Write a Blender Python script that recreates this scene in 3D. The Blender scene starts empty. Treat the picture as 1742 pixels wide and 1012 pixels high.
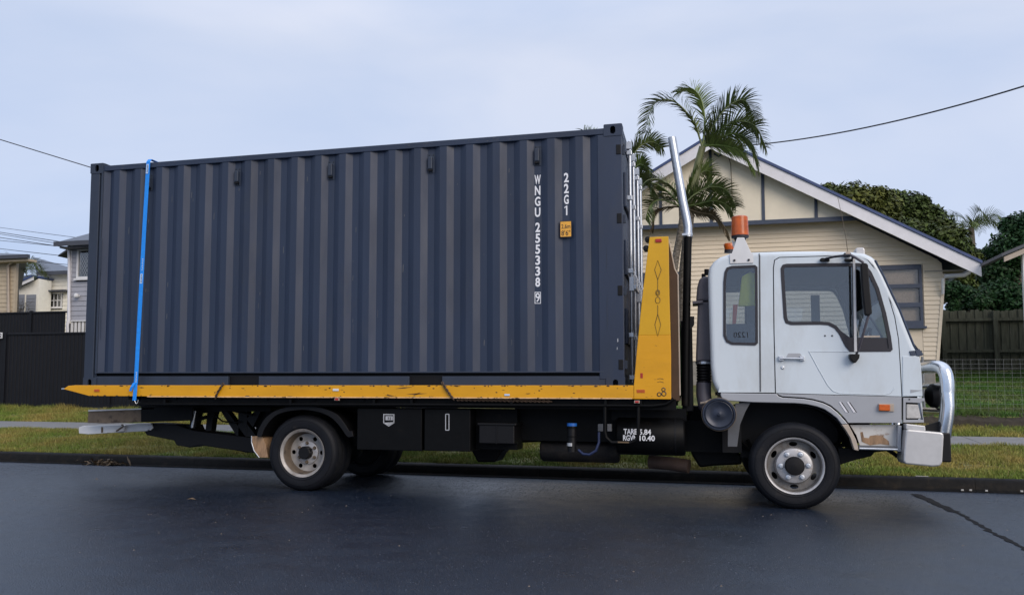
import bpy, bmesh, math, random
import numpy as np
from mathutils import Vector, Matrix

random.seed(7); rng = np.random.default_rng(7)
S = bpy.context.scene
COL = S.collection
IW, IH = 1742.0, 1012.0
DZ = 1.075                                   # height of the tray deck above the road

# ------------------------------------------------------------------ camera
CAM = Vector((6.762546, -9.052419, -0.064072 + DZ))
YAW, PITCH, ROLL = 0.29079713, 0.08222955, 0.00583202
FPX, CX, CY = 1580.028, -149.796, 36.086
def cam_axes():
    cy, sy, cp, sp = math.cos(YAW), math.sin(YAW), math.cos(PITCH), math.sin(PITCH)
    r = Vector((cy, sy, 0)); f = Vector((-sy*cp, cy*cp, sp)); u = r.cross(f)
    cr, sr = math.cos(ROLL), math.sin(ROLL)
    return cr*r + sr*u, -sr*r + cr*u, f
AR, AU, AF = cam_axes()
cd = bpy.data.cameras.new('camera'); co = bpy.data.objects.new('camera', cd); COL.objects.link(co)
M = Matrix.Identity(4)
for i in range(3):
    M[i][0] = AR[i]; M[i][1] = AU[i]; M[i][2] = -AF[i]; M[i][3] = CAM[i]
co.matrix_world = M
cd.sensor_width = 36; cd.lens = FPX/IW*36; cd.shift_x = -CX/IW; cd.shift_y = CY/IW
cd.clip_start = 0.1; cd.clip_end = 3000
S.camera = co

def P(u, v, Y):
    """point of the plane y=Y that the photograph shows at (u, v)"""
    d = AR*((u-871-CX)/FPX) - AU*((v-506-CY)/FPX) + AF
    t = (Y-CAM.y)/d.y
    return CAM + d*t

# ------------------------------------------------------------------ world and sun
wd = bpy.data.worlds.new('World'); S.world = wd; wd.use_nodes = True
nt = wd.node_tree; nt.nodes.clear()
def N(t, **k):
    n = nt.nodes.new(t)
    for a, b in k.items(): setattr(n, a, b)
    return n
SUN_EL, SUN_AZ = math.radians(28), math.radians(41)     # azimuth measured from -y towards +x
sky = N('ShaderNodeTexSky', sky_type='NISHITA', sun_disc=False, sun_elevation=SUN_EL, sun_rotation=math.radians(180)-SUN_AZ)
tc = N('ShaderNodeTexCoord'); mp = N('ShaderNodeMapping'); mp.inputs['Scale'].default_value = (1.0, 1.0, 3.2)
n1 = N('ShaderNodeTexNoise'); n1.inputs['Scale'].default_value = 1.5; n1.inputs['Detail'].default_value = 5; n1.inputs['Roughness'].default_value = .5
n1.inputs['Distortion'].default_value = .4
cr = N('ShaderNodeValToRGB'); cr.color_ramp.elements[0].position = .33; cr.color_ramp.elements[0].color = (4.55, 5.65, 7.9, 1)
cr.color_ramp.elements[1].position = .66; cr.color_ramp.elements[1].color = (6.7, 7.2, 8.6, 1)
sep = N('ShaderNodeSeparateXYZ'); gr = N('ShaderNodeValToRGB')
gr.color_ramp.elements[0].position = 0.0; gr.color_ramp.elements[0].color = (.86, .93, 1.02, 1)
gr.color_ramp.elements[1].position = .36; gr.color_ramp.elements[1].color = (1, 1, 1, 1)
e_ = gr.color_ramp.elements.new(.95); e_.color = (1.8, 1.7, 1.6, 1)
mul = N('ShaderNodeMix', data_type='RGBA', blend_type='MULTIPLY'); mul.inputs[0].default_value = 1
mx = N('ShaderNodeMix', data_type='RGBA'); mx.inputs[0].default_value = .93
bg = N('ShaderNodeBackground'); bg.inputs['Strength'].default_value = .074
out = N('ShaderNodeOutputWorld'); L = nt.links.new
L(tc.outputs['Generated'], mp.inputs[0]); L(mp.outputs[0], n1.inputs['Vector']); L(n1.outputs[0], cr.inputs[0])
L(tc.outputs['Generated'], sep.inputs[0]); L(sep.outputs[2], gr.inputs[0])
L(cr.outputs[0], mul.inputs[6]); L(gr.outputs[0], mul.inputs[7])
L(sky.outputs[0], mx.inputs[6]); L(mul.outputs[2], mx.inputs[7]); L(mx.outputs[2], bg.inputs[0]); L(bg.outputs[0], out.inputs[0])
sd = bpy.data.lights.new('sun', 'SUN'); so = bpy.data.objects.new('sun', sd); COL.objects.link(so)
sd.energy = 1.5; sd.angle = math.radians(40); sd.color = (1, .86, .72)
sdir = Vector((math.sin(SUN_AZ)*math.cos(SUN_EL), -math.cos(SUN_AZ)*math.cos(SUN_EL), math.sin(SUN_EL)))
so.rotation_euler = sdir.to_track_quat('Z', 'Y').to_euler()
S.view_settings.view_transform = 'Standard'; S.view_settings.look = 'None'
S.view_settings.exposure = 0.56; S.view_settings.gamma = 1; S.view_settings.use_curve_mapping = False
S.cycles.max_bounces = 6; S.cycles.transparent_max_bounces = 12

# ------------------------------------------------------------------ materials
MATS = {}
def mat(name, col, rough=.6, metal=0, var=0, vs=6, bump=0, bs=40, col2=None, th=(.45, .6), spec=.5, island=0, stretch=None, alpha=None, rv=0, coat=0, dirt=None):
    m = bpy.data.materials.new(name); m.use_nodes = True
    t = m.node_tree; b = t.nodes['Principled BSDF']; l = t.links.new
    b.inputs['Base Color'].default_value = (*col, 1); b.inputs['Roughness'].default_value = rough
    b.inputs['Metallic'].default_value = metal; b.inputs['Specular IOR Level'].default_value = spec
    b.inputs['Coat Weight'].default_value = coat
    tcn = t.nodes.new('ShaderNodeTexCoord'); mpn = t.nodes.new('ShaderNodeMapping'); l(tcn.outputs['Object'], mpn.inputs[0])
    if stretch: mpn.inputs['Scale'].default_value = stretch
    c = None
    def noise(sc, det=6, r=.6):
        n = t.nodes.new('ShaderNodeTexNoise'); n.inputs['Scale'].default_value = sc
        n.inputs['Detail'].default_value = det; n.inputs['Roughness'].default_value = r
        l(mpn.outputs[0], n.inputs['Vector']); return n
    def ramp(src, a, b2):
        r = t.nodes.new('ShaderNodeMapRange'); r.inputs[1].default_value = a; r.inputs[2].default_value = b2
        l(src, r.inputs[0]); return r.outputs[0]
    def mix(f, A, B, bt='MIX'):
        x = t.nodes.new('ShaderNodeMix'); x.data_type = 'RGBA'; x.blend_type = bt
        if isinstance(f, float): x.inputs[0].default_value = f
        else: l(f, x.inputs[0])
        for s, v in ((6, A), (7, B)):
            if isinstance(v, tuple): x.inputs[s].default_value = (*v[:3], 1)
            else: l(v, x.inputs[s])
        return x.outputs[2]
    c = tuple(col)
    if col2 is not None: c = mix(ramp(noise(vs, 7, .65).outputs[0], *th), c, tuple(col2))
    if dirt is not None:
        dc, ds, da, db = dirt; c = mix(ramp(noise(ds, 8, .7).outputs[0], da, db), c, tuple(dc))
    if var:
        r = t.nodes.new('ShaderNodeMapRange'); r.inputs[1].default_value = .3; r.inputs[2].default_value = .7
        r.inputs[3].default_value = 1-var; r.inputs[4].default_value = 1+var
        l(noise(vs*1.7 if col2 is not None else vs).outputs[0], r.inputs[0])
        h = t.nodes.new('ShaderNodeHueSaturation'); l(r.outputs[0], h.inputs['Value'])
        if isinstance(c, tuple): h.inputs['Color'].default_value = (*c, 1)
        else: l(c, h.inputs['Color'])
        c = h.outputs[0]
    if island:
        g = t.nodes.new('ShaderNodeNewGeometry'); r = t.nodes.new('ShaderNodeMapRange')
        r.inputs[3].default_value = 1-island; r.inputs[4].default_value = 1+island
        l(g.outputs['Random Per Island'], r.inputs[0])
        h = t.nodes.new('ShaderNodeHueSaturation'); l(r.outputs[0], h.inputs['Value'])
        if isinstance(c, tuple): h.inputs['Color'].default_value = (*c, 1)
        else: l(c, h.inputs['Color'])
        c = h.outputs[0]
    if not isinstance(c, tuple): l(c, b.inputs['Base Color'])
    if rv:
        r = t.nodes.new('ShaderNodeMapRange'); r.inputs[1].default_value = .3; r.inputs[2].default_value = .7
        r.inputs[3].default_value = rough-rv; r.inputs[4].default_value = rough+rv
        l(noise(3.1, 5).outputs[0], r.inputs[0]); l(r.outputs[0], b.inputs['Roughness'])
    if bump:
        bp = t.nodes.new('ShaderNodeBump'); bp.inputs['Strength'].default_value = bump; bp.inputs['Distance'].default_value = .01
        l(noise(bs, 4).outputs[0], bp.inputs['Height']); l(bp.outputs[0], b.inputs['Normal'])
    m.diffuse_color = (*col, 1)
    MATS[name] = m; return m
def glass(name, tint, tr=.6, rough=.03):
    m = bpy.data.materials.new(name); m.use_nodes = True; t = m.node_tree; t.nodes.clear(); l = t.links.new
    o = t.nodes.new('ShaderNodeOutputMaterial'); g = t.nodes.new('ShaderNodeBsdfGlossy'); g.inputs['Roughness'].default_value = rough
    g.inputs['Color'].default_value = (.9, .95, 1, 1)
    tb = t.nodes.new('ShaderNodeBsdfTransparent'); tb.inputs[0].default_value = (*tint, 1)
    fr = t.nodes.new('ShaderNodeFresnel'); fr.inputs[0].default_value = 1.5
    ma = t.nodes.new('ShaderNodeMath'); ma.operation = 'MULTIPLY_ADD'; ma.inputs[1].default_value = 1.0; ma.inputs[2].default_value = tr
    mxn = t.nodes.new('ShaderNodeMixShader'); l(fr.outputs[0], ma.inputs[0]); l(ma.outputs[0], mxn.inputs[0]); l(tb.outputs[0], mxn.inputs[1]); l(g.outputs[0], mxn.inputs[2]); l(mxn.outputs[0], o.inputs[0])
    return m

m_asphalt = mat('wet_asphalt', (.005, .0095, .022), .34, var=.8, vs=75, bump=.6, bs=85, rv=.07, spec=.9, dirt=((.06, .064, .07), 95, .60, .68))
m_asphalt.node_tree.nodes['Principled BSDF'].inputs['Specular Tint'].default_value = (.60, .80, 1, 1)
m_kerb = mat('wet_concrete', (.006, .0058, .0058), .6, var=.4, vs=8, bump=.4, bs=60, col2=(.018, .014, .010), th=(.52, .72), spec=.12)
m_path = mat('footpath_concrete', (.17, .17, .17), .6, var=.12, vs=5, bump=.2, bs=90)
m_soil = mat('grassy_soil', (.08, .095, .024), .9, col2=(.14, .125, .038), vs=1.3, var=.3, bump=.8, bs=30)
m_grass = mat('grass_blades', (.13, .185, .030), .65, col2=(.27, .22, .06), vs=.9, th=(.42, .62), island=.45, spec=.25)
m_lawn = mat('lawn_blades', (.06, .14, .022), .65, col2=(.095, .125, .035), vs=.8, th=(.45, .62), island=.4, spec=.25)
m_bank = mat('dark_bank', (.03, .024, .016), .95, var=.4, vs=9, bump=1, bs=30)
m_cont = mat('container_paint', (.0140, .0255, .055), .54, var=.16, vs=2.2, rv=.09, dirt=((.026, .034, .052), 3.0, .55, .8), stretch=(1, 1, .35), bump=.05, bs=160)
m_contpost = mat('container_post_paint', (.018, .028, .050), .55, var=.16, vs=5, dirt=((.055, .042, .042), 6, .66, .76), stretch=(1, 1, .22))
m_dark = mat('black_steel', (.0022, .0025, .003), .5, var=.3, vs=12, dirt=((.012, .009, .007), 7, .60, .75), spec=.14)
m_black = mat('black_plastic', (.003, .003, .004), .5, var=.1, spec=.28)
m_rubber = mat('window_rubber', (.014, .014, .022), .55)
m_white_mark = mat('white_lettering', (.72, .74, .78), .5, var=.08, vs=30)
m_sticker = mat('yellow_sticker', (.72, .36, .045), .45, var=.06, vs=20)
m_ink = mat('dark_print', (.03, .02, .015), .5)
m_zinc = mat('galvanised_steel', (.52, .55, .59), .38, metal=.8, var=.12, vs=25, rv=.06)
m_yellow = mat('chipped_yellow_paint', (.62, .295, .001), .42, var=.10, vs=3.5, dirt=((.045, .018, .010), 17, .655, .675), stretch=(.5, 1, 1.2), bump=.1, bs=30)
m_yellow2 = mat('clean_yellow_paint', (.58, .315, .002), .45, var=.08, vs=3)
m_cream_edge = mat('worn_yellow_edge', (.62, .40, .20), .6, var=.25, vs=20, dirt=((.05, .03, .02), 14, .56, .62))
m_blue = mat('blue_webbing', (.004, .235, .78), .6, var=.1, vs=30, bump=.3, bs=200)
m_label = mat('pale_blue_print', (.42, .58, .80), .6)
m_tire = mat('tyre_rubber', (.005, .006, .009), .6, spec=.22, var=.25, vs=6, dirt=((.022, .021, .021), 7, .58, .75), bump=.15, bs=60)
m_rim = mat('silver_wheel_paint', (.40, .40, .41), .42, metal=.35, var=.2, vs=9, dirt=((.13, .08, .045), 8, .55, .75))
m_ring = mat('recess_shade_grey', (.17, .165, .16), .5, metal=.2, var=.3, vs=9, dirt=((.09, .06, .04), 8, .55, .75))  # shade of the recessed wheel dish, put into a darker grey
m_rimr = mat('rusty_wheel_paint', (.30, .285, .27), .45, metal=.25, var=.25, vs=9, dirt=((.15, .095, .06), 6, .60, .76))
m_white = mat('white_cab_paint', (.56, .625, .675), .30, var=.03, vs=2, dirt=((.46, .49, .50), 2.2, .48, .78), coat=.2, stretch=(1, 1, .4), bump=.03, bs=4)
m_silver = mat('silver_grey_paint', (.34, .355, .38), .42, metal=.2, var=.06, vs=3)
m_greyplastic = mat('grey_plastic', (.075, .07, .085), .5, var=.12, vs=6)
m_alu = mat('brushed_aluminium', (.52, .52, .52), .42, metal=.55, var=.08, vs=8, dirt=((.36, .35, .33), 3, .5, .8))
m_chrome = mat('polished_tube', (.70, .73, .76), .2, metal=.95, var=.08, vs=6, rv=.06)
m_orange = mat('orange_lens', (.46, .085, .004), .3, var=.3, vs=18, coat=.15)
m_red = mat('red_lens', (.35, .02, .015), .3)
m_flag = mat('orange_cloth', (.80, .12, .03), .8)
m_lens = mat('clear_lens', (.48, .47, .45), .2, var=.25, vs=12, coat=.6)
m_glass = glass('cab_glass', (.76, .80, .83), .05)
m_hglass = glass('house_glass', (.93, .92, .90), .0)
m_seat = mat('seat_fabric', (.05, .055, .07), .9, var=.2, vs=20)
m_beige = mat('beige_plastic', (.40, .34, .28), .6, var=.15, vs=6)
m_step = mat('stained_step_panel', (.50, .50, .49), .6, var=.08, vs=4, dirt=((.20, .11, .05), 2.6, .50, .56))
m_tan = mat('tan_inner_flap', (.30, .19, .11), .7, var=.35, vs=9, dirt=((.08, .05, .03), 5, .55, .7), stretch=(3, 1, .6))
m_dirty = mat('dirty_grey_plate', (.11, .085, .062), .7, var=.3, vs=7, dirt=((.03, .022, .018), 9, .56, .66))
m_greymud = mat('grey_mud_flap', (.08, .085, .095), .6, var=.15, vs=6)
m_vest = mat('hi_vis_fabric', (.85, .85, .05), .8, var=.1, vs=12)
m_green = mat('green_mesh_cover', (.05, .16, .05), .8, var=.35, vs=40)
m_hose = mat('blue_hose', (.01, .02, .07), .5)
m_bcap = mat('blue_cap', (.01, .10, .38), .4)
m_tankgrey = mat('dull_tank', (.014, .013, .014), .6, var=.2, vs=5, dirt=((.030, .025, .020), 5, .5, .7), spec=.25)
m_muffler = mat('rusty_muffler', (.06, .038, .03), .7, var=.3, vs=8)
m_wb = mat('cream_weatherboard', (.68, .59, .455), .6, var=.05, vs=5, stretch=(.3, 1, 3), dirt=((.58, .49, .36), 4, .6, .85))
m_panel = mat('cream_gable_sheet', (.72, .66, .53), .7, var=.06, vs=2.5)
m_trim = mat('slate_blue_trim', (.035, .05, .085), .5, var=.12, vs=12)
m_bargeb = mat('pale_bargeboard', (.66, .66, .70), .6, var=.06, vs=5)
m_roofblue = mat('blue_metal_roof', (.035, .06, .16), .45, var=.15, vs=5)
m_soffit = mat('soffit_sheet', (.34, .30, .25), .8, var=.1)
m_blind = mat('drawn_blind', (.60, .51, .42), .9, var=.15, vs=30)
m_base = mat('blockwork_base', (.22, .21, .19), .85, var=.2, vs=6)
m_wbgrey = mat('grey_weatherboard', (.30, .31, .35), .6, var=.05, vs=6)
m_wbpale = mat('pale_cream_weatherboard', (.72, .71, .64), .6, var=.06, vs=6)
m_wbtan = mat('tan_weatherboard', (.42, .35, .25), .6, var=.08, vs=6)
m_roofgrey = mat('grey_metal_roof', (.075, .095, .13), .45, var=.1, vs=3)
m_roofdark = mat('charcoal_metal_roof', (.05, .055, .07), .5, var=.1, vs=3)
m_whitewood = mat('white_painted_wood', (.62, .63, .64), .55, var=.06, vs=8)
m_garage = mat('grey_garage_door', (.20, .22, .26), .6, var=.06)
m_fence = mat('black_fence_steel', (.0055, .0062, .009), .6, spec=.25, var=.15, vs=4)
m_paling = mat('weathered_paling', (.060, .066, .046), .9, var=.4, vs=6, stretch=(4, 1, .5), island=0, bump=.4, bs=30, dirt=((.11, .10, .085), 5, .56, .75))
m_bark = mat('bark', (.075, .062, .045), .9, var=.35, vs=12, bump=1, bs=25)
m_palmtrunk = mat('ringed_palm_trunk', (.16, .14, .115), .85, var=.35, vs=14, stretch=(1, 1, 4), bump=.6, bs=20, col2=(.06, .05, .035), th=(.45, .55))
m_crownshaft = mat('palm_crownshaft', (.12, .13, .05), .55, var=.3, vs=5, stretch=(3, 3, .6))
m_frond = mat('palm_leaflets', (.055, .085, .024), .45, island=.55, spec=.5, col2=(.10, .13, .035), vs=1.6)
m_frondy = mat('palm_leaflets_light', (.12, .17, .04), .45, island=.4)
m_frondd = mat('dry_palm_leaflets', (.09, .065, .032), .7, island=.5)
m_leafA = mat('olive_leaves', (.040, .062, .014), .6, island=.6, col2=(.095, .098, .020), vs=.30, th=(.45, .65), spec=.2)
m_leafB = mat('deep_green_leaves', (.012, .040, .011), .55, island=.5, col2=(.022, .052, .014), vs=.3, spec=.2)
m_leafC = mat('hedge_leaves', (.03, .06, .016), .6, island=.5, spec=.3)
m_wire = mat('cable_sheath', (.03, .035, .05), .6)
m_fwire = mat('fence_wire', (.20, .21, .22), .5, metal=.5)
m_dry = mat('dead_leaves', (.11, .075, .042), .8, island=.5)
m_crack = mat('bitumen_seam', (.003, .003, .004), .7, var=.2, spec=.12)
m_agg = mat('road_stone', (.040, .045, .058), .5, island=.9, spec=.5)
m_speck = mat('pale_speck', (.38, .38, .37), .7)
m_chain = mat('rusty_chain', (.07, .045, .03), .6, metal=.4, var=.4, vs=30)
m_brown = mat('brown_guard_inner', (.055, .028, .012), .7, var=.2)

# ------------------------------------------------------------------ helpers
OFF = {}
def setp(o, label=None, cat=None, group=None, kind=None):
    if label: o['label'] = label
    if cat: o['category'] = cat
    if group: o['group'] = group
    if kind: o['kind'] = kind
    return o
def thing(name, label, cat, loc=(0, 0, 0), group=None):
    o = bpy.data.objects.new(name, None); COL.objects.link(o); o.location = loc; o.empty_display_size = .2
    OFF[o.name] = Vector(loc); return setp(o, label, cat, group)
def link(name, me, m, parent=None):
    o = bpy.data.objects.new(name, me); COL.objects.link(o)
    if m is not None and not me.materials: me.materials.append(m)
    if parent is not None:
        o.parent = parent; OFF[o.name] = OFF[parent.name]
    else: OFF[o.name] = Vector((0, 0, 0))
    return o
class MB:
    def __init__(s): s.v = []; s.f = []
    def add(s, vs, fs):
        n = len(s.v); s.v += [Vector(q) for q in vs]; s.f += [tuple(i+n for i in f) for f in fs]; return s
    def box(s, x0, x1, y0, y1, z0, z1):
        if x0 > x1: x0, x1 = x1, x0
        if z0 > z1: z0, z1 = z1, z0
        return s.add([(x0,y0,z0),(x1,y0,z0),(x1,y1,z0),(x0,y1,z0),(x0,y0,z1),(x1,y0,z1),(x1,y1,z1),(x0,y1,z1)],
                     [(0,3,2,1),(4,5,6,7),(0,1,5,4),(1,2,6,5),(2,3,7,6),(3,0,4,7)])
    def pbox(s, u0, v0, u1, v1, Y, d):
        a = P(u0, v1, Y); b = P(u1, v0, Y); return s.box(a.x, b.x, Y, Y+d, a.z, b.z)
    def prism(s, poly, y0, y1):                       # poly of (x, z), extruded along y
        n = len(poly); a = sum(poly[i][0]*poly[(i+1)%n][1]-poly[(i+1)%n][0]*poly[i][1] for i in range(n))
        if a < 0: poly = poly[::-1]
        vs = [(x, y0, z) for x, z in poly]+[(x, y1, z) for x, z in poly]
        return s.add(vs, [tuple(range(n)), tuple(range(2*n-1, n-1, -1))]+[((i+1)%n, i, n+i, n+(i+1)%n) for i in range(n)])
    def ppoly(s, pts, Y, d):
        return s.prism([(q.x, q.z) for q in (P(u, v, Y) for u, v in pts)], Y, Y+d)
    def tube(s, pts, r, n=8, caps=True, r2=None):
        pts = [Vector(p) for p in pts]; rings = []; k = len(pts); up = None
        for i, p in enumerate(pts):
            d = (pts[min(i+1, k-1)]-pts[max(i-1, 0)]).normalized()
            if up is None: up = d.orthogonal().normalized()
            up = (up-d*up.dot(d)).normalized(); w = d.cross(up)
            rr = r if r2 is None else r+(r2-r)*i/(k-1)
            if callable(r): rr = r(i/(k-1))
            rings.append([p+(up*math.cos(2*math.pi*j/n)+w*math.sin(2*math.pi*j/n))*rr for j in range(n)])
        vs = [q for g in rings for q in g]; fs = []
        for i in range(k-1):
            for j in range(n):
                a, b = i*n+j, i*n+(j+1)%n; fs.append((a, b, b+n, a+n))
        if caps: fs += [tuple(range(n-1, -1, -1)), tuple((k-1)*n+j for j in range(n))]
        return s.add(vs, fs)
    def lathe(s, prof, c, axis='y', n=32, sc=1):      # prof of (r, a) along the axis
        vs = []; fs = []; c = Vector(c)
        for r, a in prof:
            for j in range(n):
                t = 2*math.pi*j/n; x, y = r*math.cos(t), r*math.sin(t)
                vs.append(c+(Vector((x, a, y)) if axis == 'y' else Vector((x, y, a)) if axis == 'z' else Vector((a, x, y))))
        for i in range(len(prof)-1):
            for j in range(n):
                a, b = i*n+j, i*n+(j+1)%n; fs.append((a, b, b+n, a+n))
        return s.add(vs, fs)
    def sheet(s, A, B):                                # strip between two point rows
        n = len(A); return s.add(list(A)+list(B), [(i, i+1, n+i+1, n+i) for i in range(n-1)])
    def build(s, name, m, parent=None, smooth=0, bevel=0, solid=0, recalc=True, fixed=None):
        off = OFF[parent.name] if parent is not None else Vector((0, 0, 0))
        me = bpy.data.meshes.new(name)
        me.from_pydata([tuple(v-off) for v in s.v], [], s.f); me.update()
        if recalc:
            bm = bmesh.new(); bm.from_mesh(me); bmesh.ops.recalc_face_normals(bm, faces=bm.faces); bm.to_mesh(me); bm.free()
        if bevel:
            bm = bmesh.new(); bm.from_mesh(me); bmesh.ops.remove_doubles(bm, verts=bm.verts, dist=1e-5)
            es = [e for e in bm.edges if len(e.link_faces) == 2 and e.calc_face_angle(0) > .5]
            bmesh.ops.bevel(bm, geom=es, offset=bevel, segments=2, affect='EDGES', profile=.5, clamp_overlap=True)
            bm.to_mesh(me); bm.free()
        if smooth:
            me.polygons.foreach_set('use_smooth', [True]*len(me.polygons))
            try: me.set_sharp_from_angle(angle=math.radians(smooth))
            except Exception: pass
        o = link(name, me, m, parent)
        if solid:
            md = o.modifiers.new('solid', 'SOLIDIFY'); md.thickness = solid; md.offset = 0
        return o
def w2(pts, Y): return [(q.x, q.z) for q in (P(u, v, Y) for u, v in pts)]
def offset_poly(poly, d):                              # inward by d
    n = len(poly); a = sum(poly[i][0]*poly[(i+1)%n][1]-poly[(i+1)%n][0]*poly[i][1] for i in range(n))
    s = 1 if a > 0 else -1; res = []
    for i in range(n):
        p0, p1, p2 = (Vector(poly[i-1]), Vector(poly[i]), Vector(poly[(i+1)%n]))
        e1 = (p1-p0).normalized(); e2 = (p2-p1).normalized()
        n1 = Vector((-e1.y, e1.x))*s; n2 = Vector((-e2.y, e2.x))*s
        b = (n1+n2); k = d/max(.35, (1+n1.dot(n2))/1) if b.length > 1e-6 else d
        q = p1+b*k; res.append((q.x, q.y))
    return res
def round_poly(poly, r, n=4):
    k = len(poly); res = []
    for i in range(k):
        p0, p1, p2 = (Vector(poly[i-1]), Vector(poly[i]), Vector(poly[(i+1)%k]))
        d1 = (p0-p1); d2 = (p2-p1); rr = min(r, d1.length*.45, d2.length*.45)
        a = p1+d1.normalized()*rr; b = p1+d2.normalized()*rr
        for j in range(n+1):
            t = j/n; q = a*(1-t)**2+p1*2*t*(1-t)+b*t*t; res.append((q.x, q.y))
    return res
def holed(name, outer, holes, Y, th, m, parent):       # flat panel with openings, real thickness
    off = OFF[parent.name]; bm = bmesh.new(); loops = []
    for lp in [outer]+holes:
        vs = [bm.verts.new((x-off.x, Y-off.y, z-off.z)) for x, z in lp]
        loops.append([bm.edges.new((vs[i], vs[(i+1)%len(vs)])) for i in range(len(vs))])
    bmesh.ops.triangle_fill(bm, use_beauty=True, use_dissolve=False, edges=bm.edges[:], normal=(0, -1, 0))
    for f in bm.faces:
        if f.normal.y > 0: f.normal_flip()
    r = bmesh.ops.extrude_face_region(bm, geom=bm.faces[:])
    nv = [g for g in r['geom'] if isinstance(g, bmesh.types.BMVert)]
    # extruded copy goes back by th; the first face set stays at the front
    for v in nv: v.co.y += th
    bmesh.ops.recalc_face_normals(bm, faces=bm.faces[:])
    me = bpy.data.meshes.new(name); bm.to_mesh(me); bm.free()
    return link(name, me, m, parent)
def ring(name, outer, d, Y, th, m, parent):            # frame strip of width d inside the outline
    inn = offset_poly(outer, d); n = len(outer)
    mb = MB(); vs = [(x, Y, z) for x, z in outer]+[(x, Y, z) for x, z in inn]+[(x, Y+th, z) for x, z in outer]+[(x, Y+th, z) for x, z in inn]
    fs = []
    for i in range(n):
        j = (i+1) % n
        fs += [(i, j, n+j, n+i), (2*n+i, 3*n+i, 3*n+j, 2*n+j), (i, 2*n+i, 2*n+j, j), (n+i, n+j, 3*n+j, 3*n+i)]
    return mb.add(vs, fs).build(name, m, parent)
def text(s, x0, x1, z0, z1, Y, m, parent, name='lettering', bold=0, mirror=False, rot=0, per_char=False, depth=.0015):
    """flat lettering facing -y, fitted into a box; returns the object"""
    fc = bpy.data.curves.new('t', 'FONT'); fc.body = s; fc.size = 1; fc.offset = bold; fc.resolution_u = 3
    to = bpy.data.objects.new('t', fc); COL.objects.link(to)
    dg = bpy.context.evaluated_depsgraph_get(); me = bpy.data.meshes.new_from_object(to.evaluated_get(dg))
    bpy.data.objects.remove(to); bpy.data.curves.remove(fc)
    vs = np.array([v.co[:] for v in me.vertices]); fs = [tuple(p.vertices) for p in me.polygons]; bpy.data.meshes.remove(me)
    a, b = vs[:, 0].copy(), vs[:, 1].copy()
    if rot: a, b = (b.max()-b, a) if rot == 1 else (b, a.max()-a)
    if mirror: a = -a
    a = (a-a.min())/(np.ptp(a)+1e-9); b = (b-b.min())/(np.ptp(b)+1e-9)
    pts = [(x0+(x1-x0)*p, Y, z0+(z1-z0)*q) for p, q in zip(a, b)]
    if parent is None: return pts, fs
    return MB().add(pts, fs).build(name, m, parent, recalc=False)

# ------------------------------------------------------------------ ground
PL = [(2.62, .135), (5.5, .345), (6.8, .43), (7.98, .60), (8.03, .605), (8.5, .68), (13, 1.0), (17, 1.2), (30, 2.0), (60, 3), (400, 6)]
PR = [(2.62, .13), (5.5, .365), (6.8, .435), (7.98, .575), (8.03, .74), (8.5, .79), (13, 1.30), (17, 1.72), (30, 2.4), (60, 3), (400, 6)]
def interp(pr, y):
    if y <= pr[0][0]: return pr[0][1]
    for (a, b), (c, d) in zip(pr, pr[1:]):
        if y <= c: return b+(d-b)*(y-a)/(c-a)
    return pr[-1][1]
def gz(x, y):
    t = min(1, max(0, (x-3)/4)); t = t*t*(3-2*t)
    return interp(PL, y)*(1-t)+interp(PR, y)*t
def strip(name, xs, ys, m, dz=0, zf=gz, **k):
    vs = [(x, y, zf(x, y)+dz) for y in ys for x in xs]; n = len(xs)
    fs = [(j*n+i, j*n+i+1, (j+1)*n+i+1, (j+1)*n+i) for j in range(len(ys)-1) for i in range(n-1)]
    o = MB().add(vs, fs).build(name, m, recalc=False); setp(o, kind='structure', **k); return o
XS = [-300, -120, -60, -30, -20, -14, -10, -6, -3, 0, 3, 3.5, 4, 4.5, 5, 5.5, 6, 6.5, 7, 9, 12, 15, 20, 30, 60, 120, 300]
strip('ground', XS, [2.62, 3.5, 4.5, 5.5, 6.15, 6.8, 7.4, 7.98, 8.03, 8.5, 10, 13, 17, 22, 30, 60, 400], m_soil, dz=-.012)
strip('road', [-300, -60, -20, 0, 20, 60, 300], [-300, -60, -20, -5, 0, 2.47], m_asphalt, zf=lambda x, y: -.004*max(0, y-1.5))
fp = MB()
for i in range(-12, 20):
    x0, x1 = i*1.5+.006, (i+1)*1.5-.006
    fp = MB(); ys = (5.5, 6.8)
    c = [(x, y, gz(x, y)+.008) for y in ys for x in (x0, x1)]; lo = [(a, b, z-.06) for a, b, z in c]
    fp.add(c+lo, [(0,1,3,2),(4,6,7,5),(0,4,5,1),(2,3,7,6),(0,2,6,4),(1,5,7,3)])
    if i == -12:
        path = bpy.data.objects.new('footpath', None); COL.objects.link(path); OFF['footpath'] = Vector((0, 0, 0)); setp(path, kind='structure')
    fp.build('path_slab', m_path, path)
kerb = bpy.data.objects.new('kerb', None); COL.objects.link(kerb); OFF['kerb'] = Vector((0, 0, 0)); setp(kerb, kind='structure')
for i in range(-8, 10):
    x0, x1 = i*2.4, (i+1)*2.4-.003
    pr = [(2.44, -.05), (2.44, .004), (2.475, .02), (2.50, .108), (2.53, .132), (2.60, .14), (2.655, .14), (2.66, -.05)]
    mb = MB(); n = len(pr); vs = [(x0, y, z) for y, z in pr]+[(x1, y, z) for y, z in pr]
    mb.add(vs, [tuple(range(n)), tuple(range(2*n-1, n-1, -1))]+[(i2, (i2+1)%n, n+(i2+1)%n, n+i2) for i2 in range(n)])
    mb.build('kerb_section', m_kerb, kerb, smooth=40)
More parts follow.
